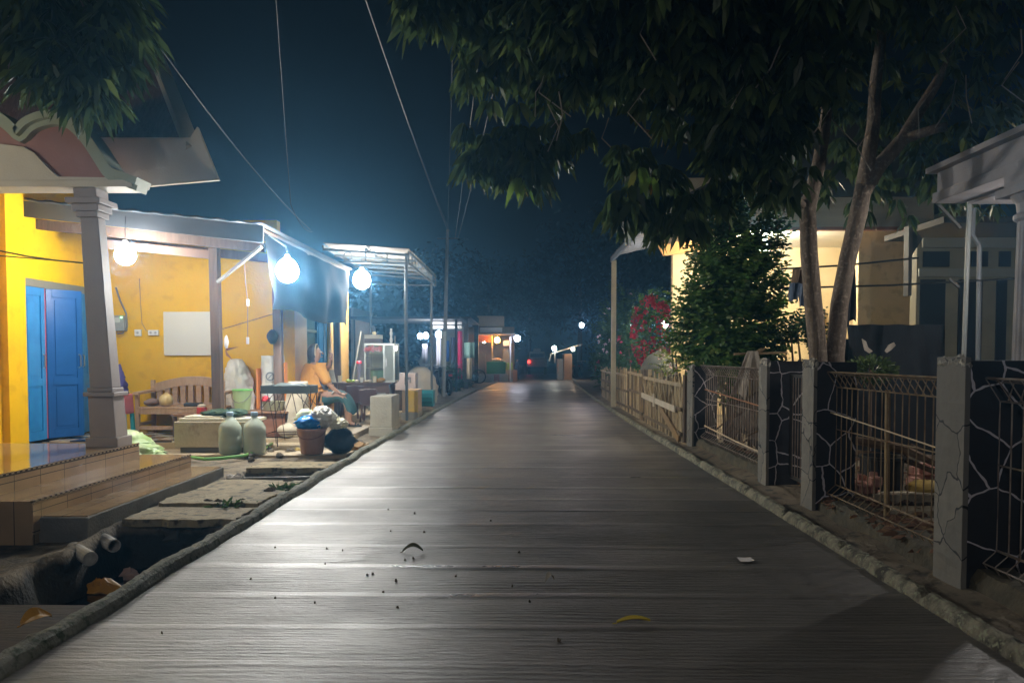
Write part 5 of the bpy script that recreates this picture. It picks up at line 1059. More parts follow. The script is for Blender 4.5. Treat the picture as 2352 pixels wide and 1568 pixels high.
# house with fluted column (right edge)
LIL = mat('lilac_white', (.29, .265, .265), .65, (.22, .20, .20), 3, .2, 40)
h3 = thing('column_porch', 'whitewashed porch with a fluted column and wide eave at the right edge', 'porch', (4.8, 6, 0))
q = MB(); q.box(4.52, 4.86, 1.0, 8.42, 3.03, 3.14); q.box(4.56, 4.84, 1.0, 8.40, 3.14, 3.36); q.box(4.46, 5.2, 1.0, 8.46, 3.36, 3.42); q.build('entablature', LIL, h3, bevel=.006)
q = MB(); q.add([(4.46, 1.0, 3.42), (4.46, 8.46, 3.42), (7, 8.46, 4.6), (7, 1.0, 4.6)], [(0, 1, 2, 3)]); q.build('roof', mat('dark_roof', (.05, .045, .04), .8), h3)
q = MB(); q.box(4.86, 8, 1.0, 8.3, 3.0, 3.03); q.build('ceiling', LIL, h3)
q = MB(); n = 60; vs = []
for z, r in ((.1, .19), (1.2, .185), (2.60, .165)):
    for k in range(n): a = 2 * math.pi * k / n; rr = r * (1 - .055 * (1 if k % 3 == 0 else 0)); vs.append((4.70 + rr * math.cos(a), 6.95 + rr * math.sin(a), z))
q.add(vs, [(j * n + k, j * n + (k + 1) % n, (j + 1) * n + (k + 1) % n, (j + 1) * n + k) for j in range(2) for k in range(n)]); q.build('column', LIL, h3)
q = MB(); q.lathe([(.17, 2.58), (.20, 2.60), (.20, 2.64), (.17, 2.66), (.18, 2.74), (.23, 2.82)], (4.70, 6.95, 0), 24); q.box(4.45, 4.95, 6.70, 7.20, 2.82, 2.90); q.box(4.50, 4.9, 6.75, 7.15, 2.9, 3.03); q.build('capital', LIL, h3, bevel=.006)
q = MB(); q.box(4.4, 8, 1.0, 8.0, -.05, .1); q.build('porch_floor', M_cem, h3)
bulb((5.7, 7.2, 2.75), .08, 150, 'porch bulb behind the fluted column, outside the right edge', (1, .95, .90), .15)
# poles, clothes lines, clothes, covered stack
t = thing('steel_pole', 'pale steel pole with a slanted brace standing before the dark windows', 'pole', (5.25, 9, 0))
q = MB(); q.tube([(5.22, 9, 0), (5.25, 9, 1.8), (5.27, 9, 3.2)], .026, 8); q.build('shaft', mat('galvanised', (.20, .21, .20), .5, metal=.3), t)
q = MB(); q.bar(P(2155, 470, 9), P(2206, 524, 9), .03); q.build('brace', mat('dark_iron', (.03, .028, .025), .6), t)
q = MB(); q.bar(P(2180, 640, 9), P(2203, 660, 9), .025); q.build('brace', mat('dark_iron', (.03, .028, .025), .6), t)
q = MB(); q.tube([P(2236, 478, 9.6), P(2234, 540, 9.6), P(2250, 565, 9.6), P(2246, 830, 9.6), P(2246, 900, 9.6)], .028, 8); tag(q.build('drain_downpipe', mat('dark_pipe', (.10, .11, .12), .4)), 'dark bent downpipe right of the pale steel pole', 'pipe')
q = MB(); q.bar(P(2086, 520, 11), P(2084, 680, 11), .14, .05); q.prism([(P(2086, 520, 11).x, P(2086, 600, 11).z), (P(2118, 550, 11).x, P(2118, 548, 11).z), (P(2086, 520, 11).x, P(2086, 515, 11).z)], 10.98, 11.02, 'xz'); tag(q.build('dark_bracket', mat('dark_iron', (.03, .028, .025), .6)), 'black bracketed board at the corner of the cream wall', 'bracket')
for (a, c, lab) in (((1790, 618), (2110, 592), 'upper dark clothes line crossing behind the twin trunk'), ((1790, 662), (2330, 640), 'lower dark clothes line running to the fluted column')):
    A, B = P(*a, 10.2), P(*c, 9.3); q = MB(); q.tube([A, A.lerp(B, .5) - Vector((0, 0, .02)), B], .013, 5); tag(q.build('clothes_line', mat('black_cable', (.02, .02, .02), .5)), lab, 'clothes line', 'clothes lines')
def garment(u0, u1, v0, v1, Y, m, label, seed):
    a, c = P(u0, v0, Y), P(u1, v1, Y)
    q = MB(); q.grid(lambda s, t_: (a.x + (c.x - a.x) * (s + .05 * math.sin(t_ * 5 + seed) * t_), Y + .04 * math.sin(s * 11 + seed + t_ * 2), a.z + (c.z - a.z) * t_ * (1 + .06 * math.sin(s * 7 + seed))), 18, 12)
    o = q.build('hanging_garment', m, smooth=True); sd = o.modifiers.new('thickness', 'SOLIDIFY'); sd.thickness = .012; return tag(o, label, 'garment', 'clothes on the lines')
DEN = mat('denim', (.10, .14, .20), .85, (.06, .09, .14), 6, .4, 40); DKC = mat('dark_cloth', (.02, .02, .024), .85)
garment(1815, 1833, 650, 690, 10.0, DEN, 'short denim garment at the far left of the lower line', 1); garment(1833, 1862, 652, 705, 10.0, mat('pale_denim', (.17, .22, .30), .85), 'longer pale denim garment hanging left of the trunk', 3)
garment(1936, 1962, 618, 742, 9.9, DKC, 'long black garment hanging right of the trunk before the porch edge', 5); garment(1822, 1850, 618, 655, 10.05, mat('brown_cloth', (.16, .11, .07), .85), 'small brown cloth on the upper line left of the trunk', 7)
t = thing('covered_stack', 'stack under a black tarpaulin with two white flaps, below the cream wall', 'cover', (5.2, 10.3, 0))
a, c = P(1945, 745, 10.4), P(2170, 745, 10.4)
q = MB(); q.grid(lambda s, t_: (a.x + (c.x - a.x) * s, 10.4 - .15 * t_ + .10 * noise.noise(Vector((s * 5, t_ * 3, 2))), a.z + .03 * noise.noise(Vector((s * 4, 0, 1))) - (a.z) * t_), 30, 14); q.grid(lambda s, t_: (a.x + (c.x - a.x) * s, 10.4 + .9 * t_, a.z + .03 * noise.noise(Vector((s * 4, 0, 1)))), 30, 4); q.build('tarpaulin', mat('black_cover', (.012, .012, .014), .8), t)
for pts in (((1979, 778), (1988, 784), (1992, 797), (2003, 806), (1996, 811), (1985, 804)), ((2031, 806), (2040, 792), (2052, 786), (2056, 793), (2046, 803), (2036, 810))):
    q = MB(); q.prism([(P(u, v, 10.1).x, P(u, v, 10.1).z) for u, v in pts], 10.08, 10.1, 'xz'); q.build('white_flap', mat('white_sheet', (.52, .46, .38), .7), t)
q = MB(); q.box(a.x, c.x, 10.9, 10.95, .1, 1.6); q.build('frame', mat('dark_iron', (.03, .028, .025), .6), t)
# shrubs behind the near panel
M_gr = leafmat('shrub_leaf', (.05, .085, .025), (.10, .14, .045))
q = MB(); c = P(2000, 838, 8.6)
for k in range(500):
    d = Vector((random.gauss(0, 1), random.gauss(0, 1), random.gauss(0, 1))).normalized() * random.random() ** .4
    q.leaf((c.x + d.x * .26, c.y + d.y * .2, c.z - .05 + d.z * .14), d + Vector((0, 0, .3)), .07, .03)
t = thing('low_shrub', 'low olive shrub showing above the rusty mesh panel', 'shrub', (c.x, c.y, 0)); q.build('foliage', M_gr, t, recalc=False)
q = MB(); q.tube([(c.x, c.y, 0), (c.x, c.y, c.z)], .02, 6); q.build('stem', mat('bark_dark', (.10, .07, .05), .8), t)
# ================================================================== trees and bushes
BARK = mat('bark', (.20, .155, .115), .85, (.12, .09, .065), 7, .9, 26, stretch=(1, 1, .35), dirt=(.27, .22, .17))
M_mango = leafmat('mango_leaf', (.030, .056, .018), (.075, .115, .038), (.13, .18, .05), .42)
def whorl(q, p, d, n, L, W):
    d = Vector(d).normalized()
    for k in range(n):
        a = random.uniform(0, 6.28); s_ = Vector((math.cos(a), math.sin(a), 0)); e = d * random.uniform(.1, .9) + s_ * random.uniform(.5, 1.0) + Vector((0, 0, -.35))
        q.leaf(Vector(p) + e * .03, e, L * random.uniform(.7, 1.15), W * random.uniform(.8, 1.2), droop=random.uniform(.2, .7))
def crown(q, els, L=.20, W=.070, n=10):
    for c, r, cnt, dens in els:
        for k in range(cnt):
            while True:
                d = Vector((random.uniform(-1, 1), random.uniform(-1, 1), random.uniform(-1, 1)))
                if d.length < 1: break
            p = Vector((c[0] + d.x * r[0], c[1] + d.y * r[1], c[2] + d.z * r[2]))
            if noise.noise(p * .9) < dens: continue
            if p.x > 2.7 and p.y < 9.3 and p.z < 4.75 + .25 * noise.noise(p * 1.5) + .25 * (p.x > 4.6): continue
            whorl(q, p, (d.x, d.y, d.z - .5), n, L, W)
t = thing('mango_tree', 'large twin trunked tree overhanging the road from the right yard', 'tree', (3.45, 8.4, 0))
Yt = 8.4
q = MB()
def limb(pts, rad, seg=10): q.tube([P(u, v, Yt + dy) for u, v, dy in pts], rad, seg)
limb([(1882, 905, 0), (1880, 820, 0), (1868, 700, -.05), (1858, 580, -.1), (1855, 480, -.15), (1880, 380, -.2), (1900, 250, -.3), (1870, 80, -.5)], [0.111, 0.098, 0.094, 0.090, 0.086, 0.070, 0.057, 0.041])
limb([(1922, 905, 0), (1918, 820, 0), (1928, 700, 0), (1948, 590, .02), (1972, 490, .04), (1984, 425, .05)], [0.123, 0.098, 0.094, 0.090, 0.094, 0.086])
limb([(1982, 440, .05), (1995, 360, .05), (2006, 288, .05), (2012, 180, 0), (2030, 40, -.1), (2060, -140, -.3)], [0.090, 0.078, 0.070, 0.061, 0.049, 0.033])
limb([(1982, 440, .05), (2020, 380, .12), (2075, 318, .2), (2115, 250, .25), (2155, 185, .3), (2210, 60, .3), (2250, -120, .3)], [0.094, 0.082, 0.075, 0.064, 0.054, 0.045, 0.033])
limb([(2072, 322, .2), (2110, 308, .1), (2150, 296, 0), (2176, 291, -.05)], [0.061, 0.054, 0.051, 0.048])
limb([(1900, 250, -.3), (1750, 120, -.7), (1560, 60, -1.1), (1300, 20, -1.4), (1120, -40, -1.6)], [0.041, 0.037, 0.033, 0.025, 0.016])
limb([(1855, 480, -.15), (1760, 400, -.5), (1640, 340, -.8), (1480, 300, -1.0)], [0.041, 0.033, 0.025, 0.015])
q.build('trunk', BARK, t, smooth=True)
q = MB()
crown(q, [((4.3, 8.2, 6.3), (4.2, 3.2, 2.4), 1500, -.5), ((4.2, 7.6, 4.9), (3.6, 2.0, .9), 900, -.45), ((1.7, 7.2, 5.0), (2.3, 2.0, 1.0), 900, -.5), ((.9, 6.9, 4.25), (1.2, 1.0, .42), 210, -.4),
          ((2.2, 7.0, 4.0), (1.3, .9, .6), 260, -.4), ((-.5, 6.6, 4.85), (.9, .9, .35), 120, -.3), ((2.7, 7.4, 3.35), (1.0, .5, .45), 150, -.3), ((5.0, 10.2, 4.3), (2.6, .8, 1.1), 260, -.2), ((3.2, 5.2, 4.6), (3.2, 1.6, .8), 420, -.4), ((6.2, 6.5, 5.0), (2.2, 2.0, 1.3), 420, -.5)])
for u, v, Y, n_, r in ((1095, 300, 7.4, 9, .22), (1110, 345, 7.3, 9, .2), (1150, 300, 7.4, 9, .26), (1190, 340, 7.4, 11, .26), (1195, 378, 7.3, 11, .2), (1240, 320, 7.5, 11, .26), (1225, 372, 7.3, 9, .16), (1300, 315, 7.6, 10, .25), (1150, 180, 7.4, 10, .35), (1240, 200, 7.6, 14, .5), (1130, 120, 7.2, 8, .35), (1440, 350, 7.5, 8, .2), (1500, 365, 7.4, 9, .22), (1470, 440, 7.4, 12, .26), (1540, 470, 7.4, 12, .26), (1560, 500, 7.3, 10, .2), (1440, 480, 7.4, 8, .18), (1600, 430, 7.6, 10, .3), (1000, 15, 6.8, 9, .3), (960, 10, 6.8, 5, .2), (1060, 40, 6.9, 8, .25)):
    c = P(u, v, Y)
    for k in range(n_): whorl(q, c + Vector((random.uniform(-r, r), random.uniform(-.25, .25), random.uniform(-r, r) * .6)), (0, 0, -1), 10, .20, .070)
q.build('crown', M_mango, t, recalc=False)
q = MB()
for u, v, n_ in ((1465, 378, 5), (1500, 400, 4), (1190, 400, 6)):
    c = P(u, v, 7.2); whorl(q, c, (0, 0, -1), n_, .22, .075)
q.build('bright_leaves', leafmat('young_leaf', (.10, .20, .03), (.18, .28, .05), (.4, .2, .04)), t, recalc=False)
# twigs hanging among the leaves
q = MB()
for k in range(46):
    c = Vector((random.uniform(.0, 5.5), random.uniform(6.4, 7.6), random.uniform(3.6, 4.6))); q.tube([c, c + Vector((random.uniform(-.15, .15), 0, -.2)), c + Vector((random.uniform(-.25, .25), 0, -.42))], .006, 4)
q.build('twigs', mat('pale_twig', (.30, .27, .22), .7), t)['kind'] = 'stuff'
# overhanging limb on the left
t = thing('overhanging_tree', 'dark leafy bough hanging in front of the red roof at upper left', 'tree', (-7.0, 2.0, 0))
q = MB(); q.tube([(-7.2, 1.0, -.05), (-7.1, 1.2, 3.0), (-6.6, 3.0, 5.6), (-5.6, 5.2, 6.4), (-4.4, 6.8, 5.8)], [.2, .17, .12, .08, .03], 9); q.build('trunk', BARK, t, smooth=True)
q = MB(); crown(q, [((-4.35, 6.9, 4.9), (.72, .7, .95), 300, -.5), ((-4.6, 6.6, 5.6), (1.2, 1.0, .8), 300, -.5), ((-3.75, 6.9, 4.45), (.28, .4, .5), 60, -.5), ((-4.0, 6.8, 3.95), (.5, .4, .3), 60, -.3), ((-5.6, 6.4, 5.4), (1.0, .8, .9), 160, -.4)], .24, .055, 9)
q.build('crown', M_mango, t, recalc=False)
# leafy green bush before the porch
def bush(name, label, cat, c, r, cnt, L, W, m, stems=3, extra=None, group=None, lump=.2):
    t = thing(name, label, cat, (c[0], c[1], 0), group)
    q = MB()
    for k in range(cnt):
        d = Vector((random.gauss(0, 1), random.gauss(0, 1), random.gauss(0, 1))).normalized(); rr = random.random() ** .42
        kk = 1 + lump * 1.6 * noise.noise(d * 2.1 + Vector(c))
        p = Vector((c[0] + d.x * r[0] * rr * kk, c[1] + d.y * r[1] * rr * kk, c[2] + d.z * r[2] * rr * kk))
        if noise.noise(p * 2.4) < -.28: continue
        e = (d + Vector((random.uniform(-.5, .5), random.uniform(-.5, .5), random.uniform(-.1, .8)))).normalized()
        sd = e.cross(Vector((0, 0, 1))).normalized()
        for j in range(4):
            o = e * (L * .8 * j)
            for s_ in (-1, 1): q.leaf(p + o, e * .5 + sd * s_, L * random.uniform(.7, 1.3), W, Vector((random.uniform(-1, 1), random.uniform(-1.6, .6), random.uniform(-.3, 1))))
    q.build('foliage', m, t, recalc=False)
    q = MB()
    for k in range(stems):
        a = k * 2.1; q.tube([(c[0] + .08 * math.cos(a), c[1] + .08 * math.sin(a), -.05), (c[0] + .2 * math.cos(a) * r[0], c[1] + .2 * math.sin(a), c[2] * .6), (c[0] + .5 * math.cos(a) * r[0], c[1] + .4 * math.sin(a) * r[1], c[2] + r[2] * .4)], [.03, .022, .01], 6)
    q.build('stem', mat('bark_dark', (.10, .07, .05), .8), t)
    if extra:
        m2, n2, L2 = extra; q = MB()
        for k in range(n2):
            d = Vector((random.gauss(0, 1), -abs(random.gauss(0, 1)), random.gauss(0, 1))).normalized()
            p = Vector((c[0] + d.x * r[0] * .95, c[1] + d.y * r[1] * .95, c[2] + d.z * r[2] * .95))
            for j in range(4): q.leaf(p, (random.uniform(-1, 1), random.uniform(-1, 1), random.uniform(-1, 1)), L2, L2 * .8)
        q.build('flowers', m2, t, recalc=False)['kind'] = 'stuff'
    return t
M_bush = leafmat('bush_leaf', (.05, .13, .025), (.11, .21, .04), (.2, .27, .06), .45)
bush('leafy_bush', 'dense bright green leafy bush in front of the lit porch', 'bush', (3.25, 11.8, 1.98), (.86, .70, 1.10), 2700, .085, .044, M_bush, 4)
bush('tall_shrub', 'slender dark shrub rising above the leafy bush to the tree crown', 'shrub', (3.45, 12.2, 3.35), (.75, .5, .75), 900, .085, .042, leafmat('dark_bush_leaf', (.018, .05, .022), (.04, .085, .03)), 3)
bush('small_shrub', 'thin dark shrub between the leafy bush and the twin trunk', 'shrub', (4.15, 11.2, 1.55), (.5, .35, .42), 240, .06, .03, leafmat('dark_bush_leaf', (.018, .05, .022), (.04, .085, .03)), 3)
M_pink = leafmat('pink_bract', (.45, .03, .09), (.6, .08, .2)); M_red = leafmat('red_bract', (.5, .03, .05), (.62, .07, .10)); M_wp = leafmat('pale_bract', (.6, .42, .5), (.75, .6, .66))
bush('red_flowering_bush', 'bush with crimson bracts behind the pale canopy post', 'bush', (3.3, 19.2, 1.95), (.55, .5, 1.0), 420, .07, .035, M_bush, 3, (M_red, 300, .08))
bush('yellow_green_bush', 'yellow green shrub lit from the porch left of the leafy bush', 'bush', (2.95, 14.2, 1.2), (.4, .4, .75), 260, .06, .03, leafmat('lime_leaf', (.10, .16, .025), (.22, .26, .05)), 3, (M_wp, 90, .04))
bush('flowering_bush', 'tall dark bush with pale pink flowers where the bamboo fence ends', 'bush', (3.35, 25.5, 1.9), (.8, 1.0, 1.75), 800, .09, .05, leafmat('hedge_leaf', (.03, .08, .025), (.07, .14, .04)), 4, (M_wp, 26, .09))
bush('roadside_bush', 'dark hedge bush leaning over the kerb near the lane end', 'bush', (3.5, 29.5, 1.4), (.75, 1.3, 1.5), 700, .10, .05, leafmat('hedge_leaf', (.03, .08, .025), (.07, .14, .04)), 4, (M_pink, 14, .09))
bush('roadside_bush', 'dark shrub on the right verge just before the far kiosk', 'bush', (4.15, 35, 1.2), (.9, 1.6, 1.3), 420, .12, .06, leafmat('hedge_leaf', (.03, .08, .025), (.07, .14, .04)), 4)
bush('roadside_bush', 'low shrub on the right verge between the lane end and the hedge', 'bush', (4.6, 39.5, .9), (.8, 1.2, 1.0), 300, .12, .06, leafmat('hedge_leaf', (.03, .08, .025), (.07, .14, .04)), 4)
bush('hedge_bush', 'dusky bush behind the bamboo fence with square gaps', 'bush', (3.3, 22.4, 1.2), (.7, .8, 1.0), 420, .08, .04, leafmat('hedge_leaf', (.03, .08, .025), (.07, .14, .04)), 4, (M_pink, 20, .07))
# ================================================================== utility pole, cables
t = thing('utility_pole', 'slim grey utility pole on the left roadside beyond the canopy', 'pole', (-2.55, 25.6, 0))
top = P(1028, 527, 25.6)
q = MB(); q.tube([(P(1018, 915, 25.6).x, 25.6, -.05), (P(1023, 720, 25.6).x, 25.6, 2.6), top], [.075, .065, .05], 8); q.build('shaft', mat('grey_pole', (.26, .27, .26), .6, (.2, .2, .2), 3), t)
q = MB(); q.tube([(P(1018, 915, 25.4).x, 25.52, 1.0), (P(1019, 915, 25.4).x, 25.52, 2.2)], .09, 8); q.build('white_wrap', mat('pale_wrap', (.5, .53, .50), .6), t)
q = MB(); q.bar(top + Vector((-.35, 0, -.3)), top + Vector((.35, 0, -.3)), .05); q.build('crossarm', mat('dark_iron', (.03, .028, .025), .6), t)
M_cab2 = mat('power_cable', (.09, .092, .095), .5)
def cable(a, b_, sag, label, r=.010):
    a, b_ = Vector(a), Vector(b_); q = MB(); q.tube([a.lerp(b_, k / 16) - Vector((0, 0, sag * 4 * (k / 16) * (1 - k / 16))) for k in range(17)], r * .62, 5); tag(q.build('overhead_cable', M_cab2), label, 'cable', 'overhead cables')
def ext(u, v, Y, b_, k=.6):
    p = P(u, v, Y); return p + (p - Vector(b_)) * k
cable(ext(855, 0, 9.0, top), top, .25, 'brightest overhead cable, slanting from the top left of centre to the pole', .011)
cable(ext(862, 20, 9.3, top), top + Vector((.1, 0, -.1)), .32, 'thin cable running just right of the brightest overhead cable', .007)
cable(ext(1083, 70, 9.6, top), top + Vector((.25, 0, -.3)), .2, 'bright near vertical cable before the tree crown', .013)
cable(ext(1108, 180, 11.0, top), top + Vector((.35, 0, -.3)), .2, 'pair of faint cables rightmost among the leaf tips', .010)
cable(ext(1040, 60, 10, top), top + Vector((.0, 0, -.2)), .1, 'faint vertical cable left of the bright near vertical one', .006)
cable(ext(345, 10, 8.2, P(713, 528, 16)), P(713, 528, 16), .35, 'long sagging cable from the upper left down to the canopy', .009)
cable(ext(645, 150, 10.3, P(668, 470, 15.0)), P(668, 470, 15.0), .05, 'short steep cable dropping behind the porch roof', .008)
cable(P(668, 470, 15.0), P(718, 532, 16.2), .15, 'slack service wire curving to the canopy roof', .008)
# ================================================================== far shops on the left
t = thing('clothes_stall', 'open stall hung with clothes under white lamps beyond the utility pole', 'stall', (-3.8, 31, 0))
M_stw = mat('stall_wall', (.34, .31, .27), .7); DK = mat('dark_iron', (.03, .028, .025), .6)
q = MB(); q.box(-6.5, -2.6, 35.5, 35.7, 0, 3.2); q.box(-6.5, -6.4, 28.5, 35.5, 0, 3.2); q.build('back_wall', M_stw, t)
q = MB(); q.box(-6.6, -2.35, 28.3, 35.8, 2.75, 2.85); q.build('roof', mat('dark_roof', (.05, .045, .04), .8), t)
q = MB(); q.box(-3.55, -2.4, 29.95, 30.0, 2.45, 2.58); q.box(-3.55, -2.4, 29.95, 30.0, 2.62, 2.72); q.build('light_band', mat('pale_valance', (.45, .45, .43), .5), t)
for x in (-6.4, -2.5): q = MB(); q.bar((x, 28.6, 0), (x, 28.6, 2.75), .09, .09, up=(0, 1, 0)); q.build('stall_post', DK, t)
q = MB(); q.bar((-3.7, 29.6, .85), (-2.4, 29.6, .85), .05); q.bar((-2.45, 29.6, 0), (-2.45, 29.6, .85), .05); q.build('railing', DK, t)
for (u0, u1, v0, v1, Y, col, lab) in ((1050, 1062, 760, 870, 31, (.50, .02, .10), 'long crimson banner hanging in the clothes stall'), (1066, 1090, 786, 822, 30.5, (.22, .36, .30), 'square pale teal board at the stall right side'), (1022, 1032, 782, 830, 31.5, (.02, .08, .32), 'blue garment hanging in the clothes stall'), (1002, 1016, 770, 850, 30.5, (.55, .55, .60), 'white curtain beside the stall lamps'), (1036, 1046, 775, 850, 31.5, (.10, .10, .17), 'dark violet garment hanging left of the crimson banner'), (970, 982, 790, 835, 29.5, (.22, .22, .26), 'grey shirt hanging at the stall left corner'), (1072, 1084, 822, 870, 31, (.55, .45, .28), 'cream patterned cloth under the pale teal board'), (1064, 1074, 764, 785, 32, (.5, .36, .2), 'small tan cloth above the pale teal board')):
    a, c = P(u0, v0, Y), P(u1, v1, Y); q = MB(); q.grid(lambda s, t_: (a.x + (c.x - a.x) * s, Y + .05 * math.sin(s * 9), a.z + (c.z - a.z) * t_), 10, 4); o = q.build('hanging_cloth', mat('cloth_%d' % u0, col, .8), smooth=True); sd = o.modifiers.new('thickness', 'SOLIDIFY'); sd.thickness = .02; tag(o, lab, 'cloth', 'goods hung in the clothes stall')
for u, v, Y, r, lab in ((1008, 768, 29.2, .13, 'round white lamp at the right of the stall lamp row'), (978, 771, 29.2, .11, 'middle white lamp of the stall lamp row'), (965, 772, 29.2, .10, 'leftmost white lamp of the stall lamp row')):
    bulb(P(u, v, Y), r, 34, lab, (.95, .95, 1.0), .2, group='clothes stall lamps')
for u, Y, lab in ((1070, 32, 'thicker dark post left of the parked bicycle'), (1094, 38.5, 'dark post standing beside the bicycle wheel')):
    q = MB(); x = P(u, 800, Y).x; q.bar((x, Y, -.05), (x, Y, 2.95), .18 if u < 1080 else .2, .16, up=(0, 1, 0)); tag(q.build('dark_post', DK), lab, 'post')
q = MB(); q.box(-2.95, -2.2, 31.8, 39, 2.95, 3.02); tag(q.build('dark_awning', mat('dark_roof', (.05, .045, .04), .8)), 'dark awning carried by the two dark posts', 'awning')
# parked motorbikes (dark mass before the stall)
def motorbike(x, y, rz, col, label, group, z=0):
    t = thing('motorbike', label, 'motorbike', (0, 0, 0), group)
    for yy in (-.62, .62):
        q = MB(); n = 20
        q.tube([(0, yy + .27 * math.cos(a), .29 + .27 * math.sin(a)) for a in [2 * math.pi * k / n for k in range(n + 1)]], .045, 6); w_ = q.build('wheel', mat('tyre', (.015, .015, .015), .7), t)
        q = MB()
        for k in range(6): a = k * math.pi / 3; q.bar((0, yy, .29), (0, yy + .24 * math.cos(a), .29 + .24 * math.sin(a)), .012)
        q.build('spokes', mat('steel', (.5, .5, .5), .3, metal=1), w_, local=True)
    q = MB(); q.prism([(-.75, .62), (-.55, .80), (-.1, .78), (.1, .58), (.35, .60), (.5, .98), (.62, .95), (.5, .45), (.2, .28), (-.3, .30), (-.5, .5)], -.11, .11, 'yz'); q.build('body', mat('bike_%d' % (col[0] * 99), col, .3), t, bevel=.03)
    q = MB(); q.prism([(-.72, .80), (-.7, .86), (-.15, .84), (.05, .74), (.0, .70), (-.3, .76)], -.12, .12, 'yz'); q.build('seat', mat('black_rubber', (.02, .02, .02), .6), t, bevel=.02)
    q = MB(); q.tube([(-.32, .40, 1.0), (-.15, .5, 1.04), (.15, .5, 1.04), (.32, .40, 1.0)], .016, 6); q.tube([(0, .5, 1.0), (0, .62, .29)], .03, 6); q.build('handlebar', mat('steel', (.5, .5, .5), .3, metal=1), t)
    q = sphere((0, .60, .88), .075, 10, 7); q.build('headlight', mat('lens', (.5, .5, .5), .15), t)
    q = MB(); q.box(-.06, .06, -.80, -.74, .66, .73); q.build('tail_light', mat('tail_red', (.4, .02, .02), .3), t)
    t.location = (x, y, z); t.rotation_euler = (0, 0, rz); return t
motorbike(-2.75, 26.8, .35, (.03, .03, .035), 'black motorbike parked before the clothes stall beside the utility pole', 'motorbikes before the clothes stall'); motorbike(-3.15, 27.8, .5, (.02, .02, .05), 'dark blue motorbike parked behind the black one at the stall', 'motorbikes before the clothes stall')
for k, (x, y, w_) in enumerate(((-2.75, 29.0, .5), (-2.6, 33.5, .5))):
    bush('dark_plants', ('dusky potted plants at the foot of the stall railing', 'dark plants around the foot of the thicker dark post')[k], 'plants', (x, y, .45), (w_, .7, .5), 200, .09, .04, leafmat('dark_bush_leaf', (.018, .05, .022), (.04, .085, .03)), 3)
# bicycle
t = thing('bicycle', 'bicycle whose front wheel shows past the dark post', 'bicycle', (-1.6, 37.5, 0))
xb = P(1100, 886, 37.5).x
for dx in (-1.0, 0):
    q = MB(); q.tube([(xb + dx + .33 * math.cos(a), 37.5, .34 + .33 * math.sin(a)) for a in [2 * math.pi * k / 24 for k in range(25)]], .028, 6); w_ = q.build('wheel', mat('tyre', (.015, .015, .015), .7), t)
    q = MB()
    for k in range(8): a = k * math.pi / 4; q.bar((xb + dx, 37.5, .34), (xb + dx + .31 * math.cos(a), 37.5, .34 + .31 * math.sin(a)), .008)
    q.build('spokes', mat('steel', (.5, .5, .5), .3, metal=1), w_, local=True)
q = MB()
for a, c in (((-1, .34), (-.45, .32)), ((-.45, .32), (-.65, .85)), ((-.65, .80), (-.12, .80)), ((-.45, .32), (-.12, .75)), ((-.12, .95), (0, .34)), ((-1, .34), (-.62, .75))): q.tube([(xb + a[0], 37.5, a[1]), (xb + c[0], 37.5, c[1])], .018, 6)
q.build('frame', mat('dark_red', (.15, .02, .02), .4), t)
q = MB(); q.tube([(xb - .12, 37.25, .98), (xb - .12, 37.75, .98)], .014, 6); q.build('handlebar', DK, t)
q = MB(); q.box(xb - .78, xb - .54, 37.44, 37.56, .85, .90); q.build('saddle', DK, t)
# lit shop with the green counter
t = thing('corner_shop', 'lit roadside shop with a green counter and low wall near the lane end', 'shop', (-1.5, 42, 0))
Ys = 42.0; XX = lambda u, Y=42.0: P(u, 800, Y).x; ZZ = lambda v, Y=42.0: P(1130, v, Y).z
q = MB(); q.box(XX(1060), XX(1180), 45.5, 45.7, 0, ZZ(745)); q.box(XX(1060) - .2, XX(1060), 41, 45.5, 0, ZZ(745)); q.build('back_wall', mat('shop_wall', (.32, .22, .15), .7, (.24, .16, .11), 2), t)
q = MB(); q.box(XX(1100), XX(1158), 41.9, 42.1, ZZ(750), ZZ(727)); q.box(XX(1096), XX(1156), 42.1, 44, ZZ(727), ZZ(725)); q.build('fascia', mat('tan_sign_back', (.30, .24, .17), .7), t)
q = MB(); q.box(XX(1104), XX(1154), 41.5, 41.6, ZZ(764), ZZ(753)); q.build('light_panel', mat('pale_valance', (.45, .45, .43), .5), t)
q = MB(); q.box(XX(1096), XX(1185), 41, 45.7, ZZ(770), ZZ(767)); q.build('awning', mat('pinkish_zinc', (.28, .22, .2), .5), t)
q = MB(); q.box(XX(1096), XX(1132), 41.2, 41.3, ZZ(786), ZZ(771)); q.build('orange_valance', mat('orange_cloth2', (.6, .18, .05), .7), t)
for u in (1132, 1100): q = MB(); q.bar((XX(u), 41.2, 0), (XX(u), 41.2, ZZ(768)), .07, .07, up=(0, 1, 0)); q.build('shop_post', mat('pale_post', (.52, .47, .33), .6), t)
q = MB(); q.box(XX(1120), XX(1162), 40.6, 41.4, .35, ZZ(830)); q.build('green_counter', mat('green_counter', (.03, .16, .05), .5), t, bevel=.02)
q = MB(); q.box(XX(1163), XX(1178), 40.3, 40.7, ZZ(848), ZZ(832)); q.build('lime_box', mat('lime_box', (.32, .42, .03), .5), t)
q = MB(); q.box(XX(1090), XX(1168), 39.6, 39.8, -.05, .42); q.build('low_wall', mat('low_white_wall', (.45, .40, .36), .7), t)
q = MB(); q.box(XX(1138), XX(1150), 39.58, 39.6, 0, .40); q.build('red_patch', mat('brick_paint', (.40, .12, .06), .7), t)
q = MB(); q.box(XX(1102), XX(1116), 41.3, 41.5, 0, ZZ(812)); q.build('shelf_unit', mat('shelf_grey', (.2, .18, .15), .6), t)
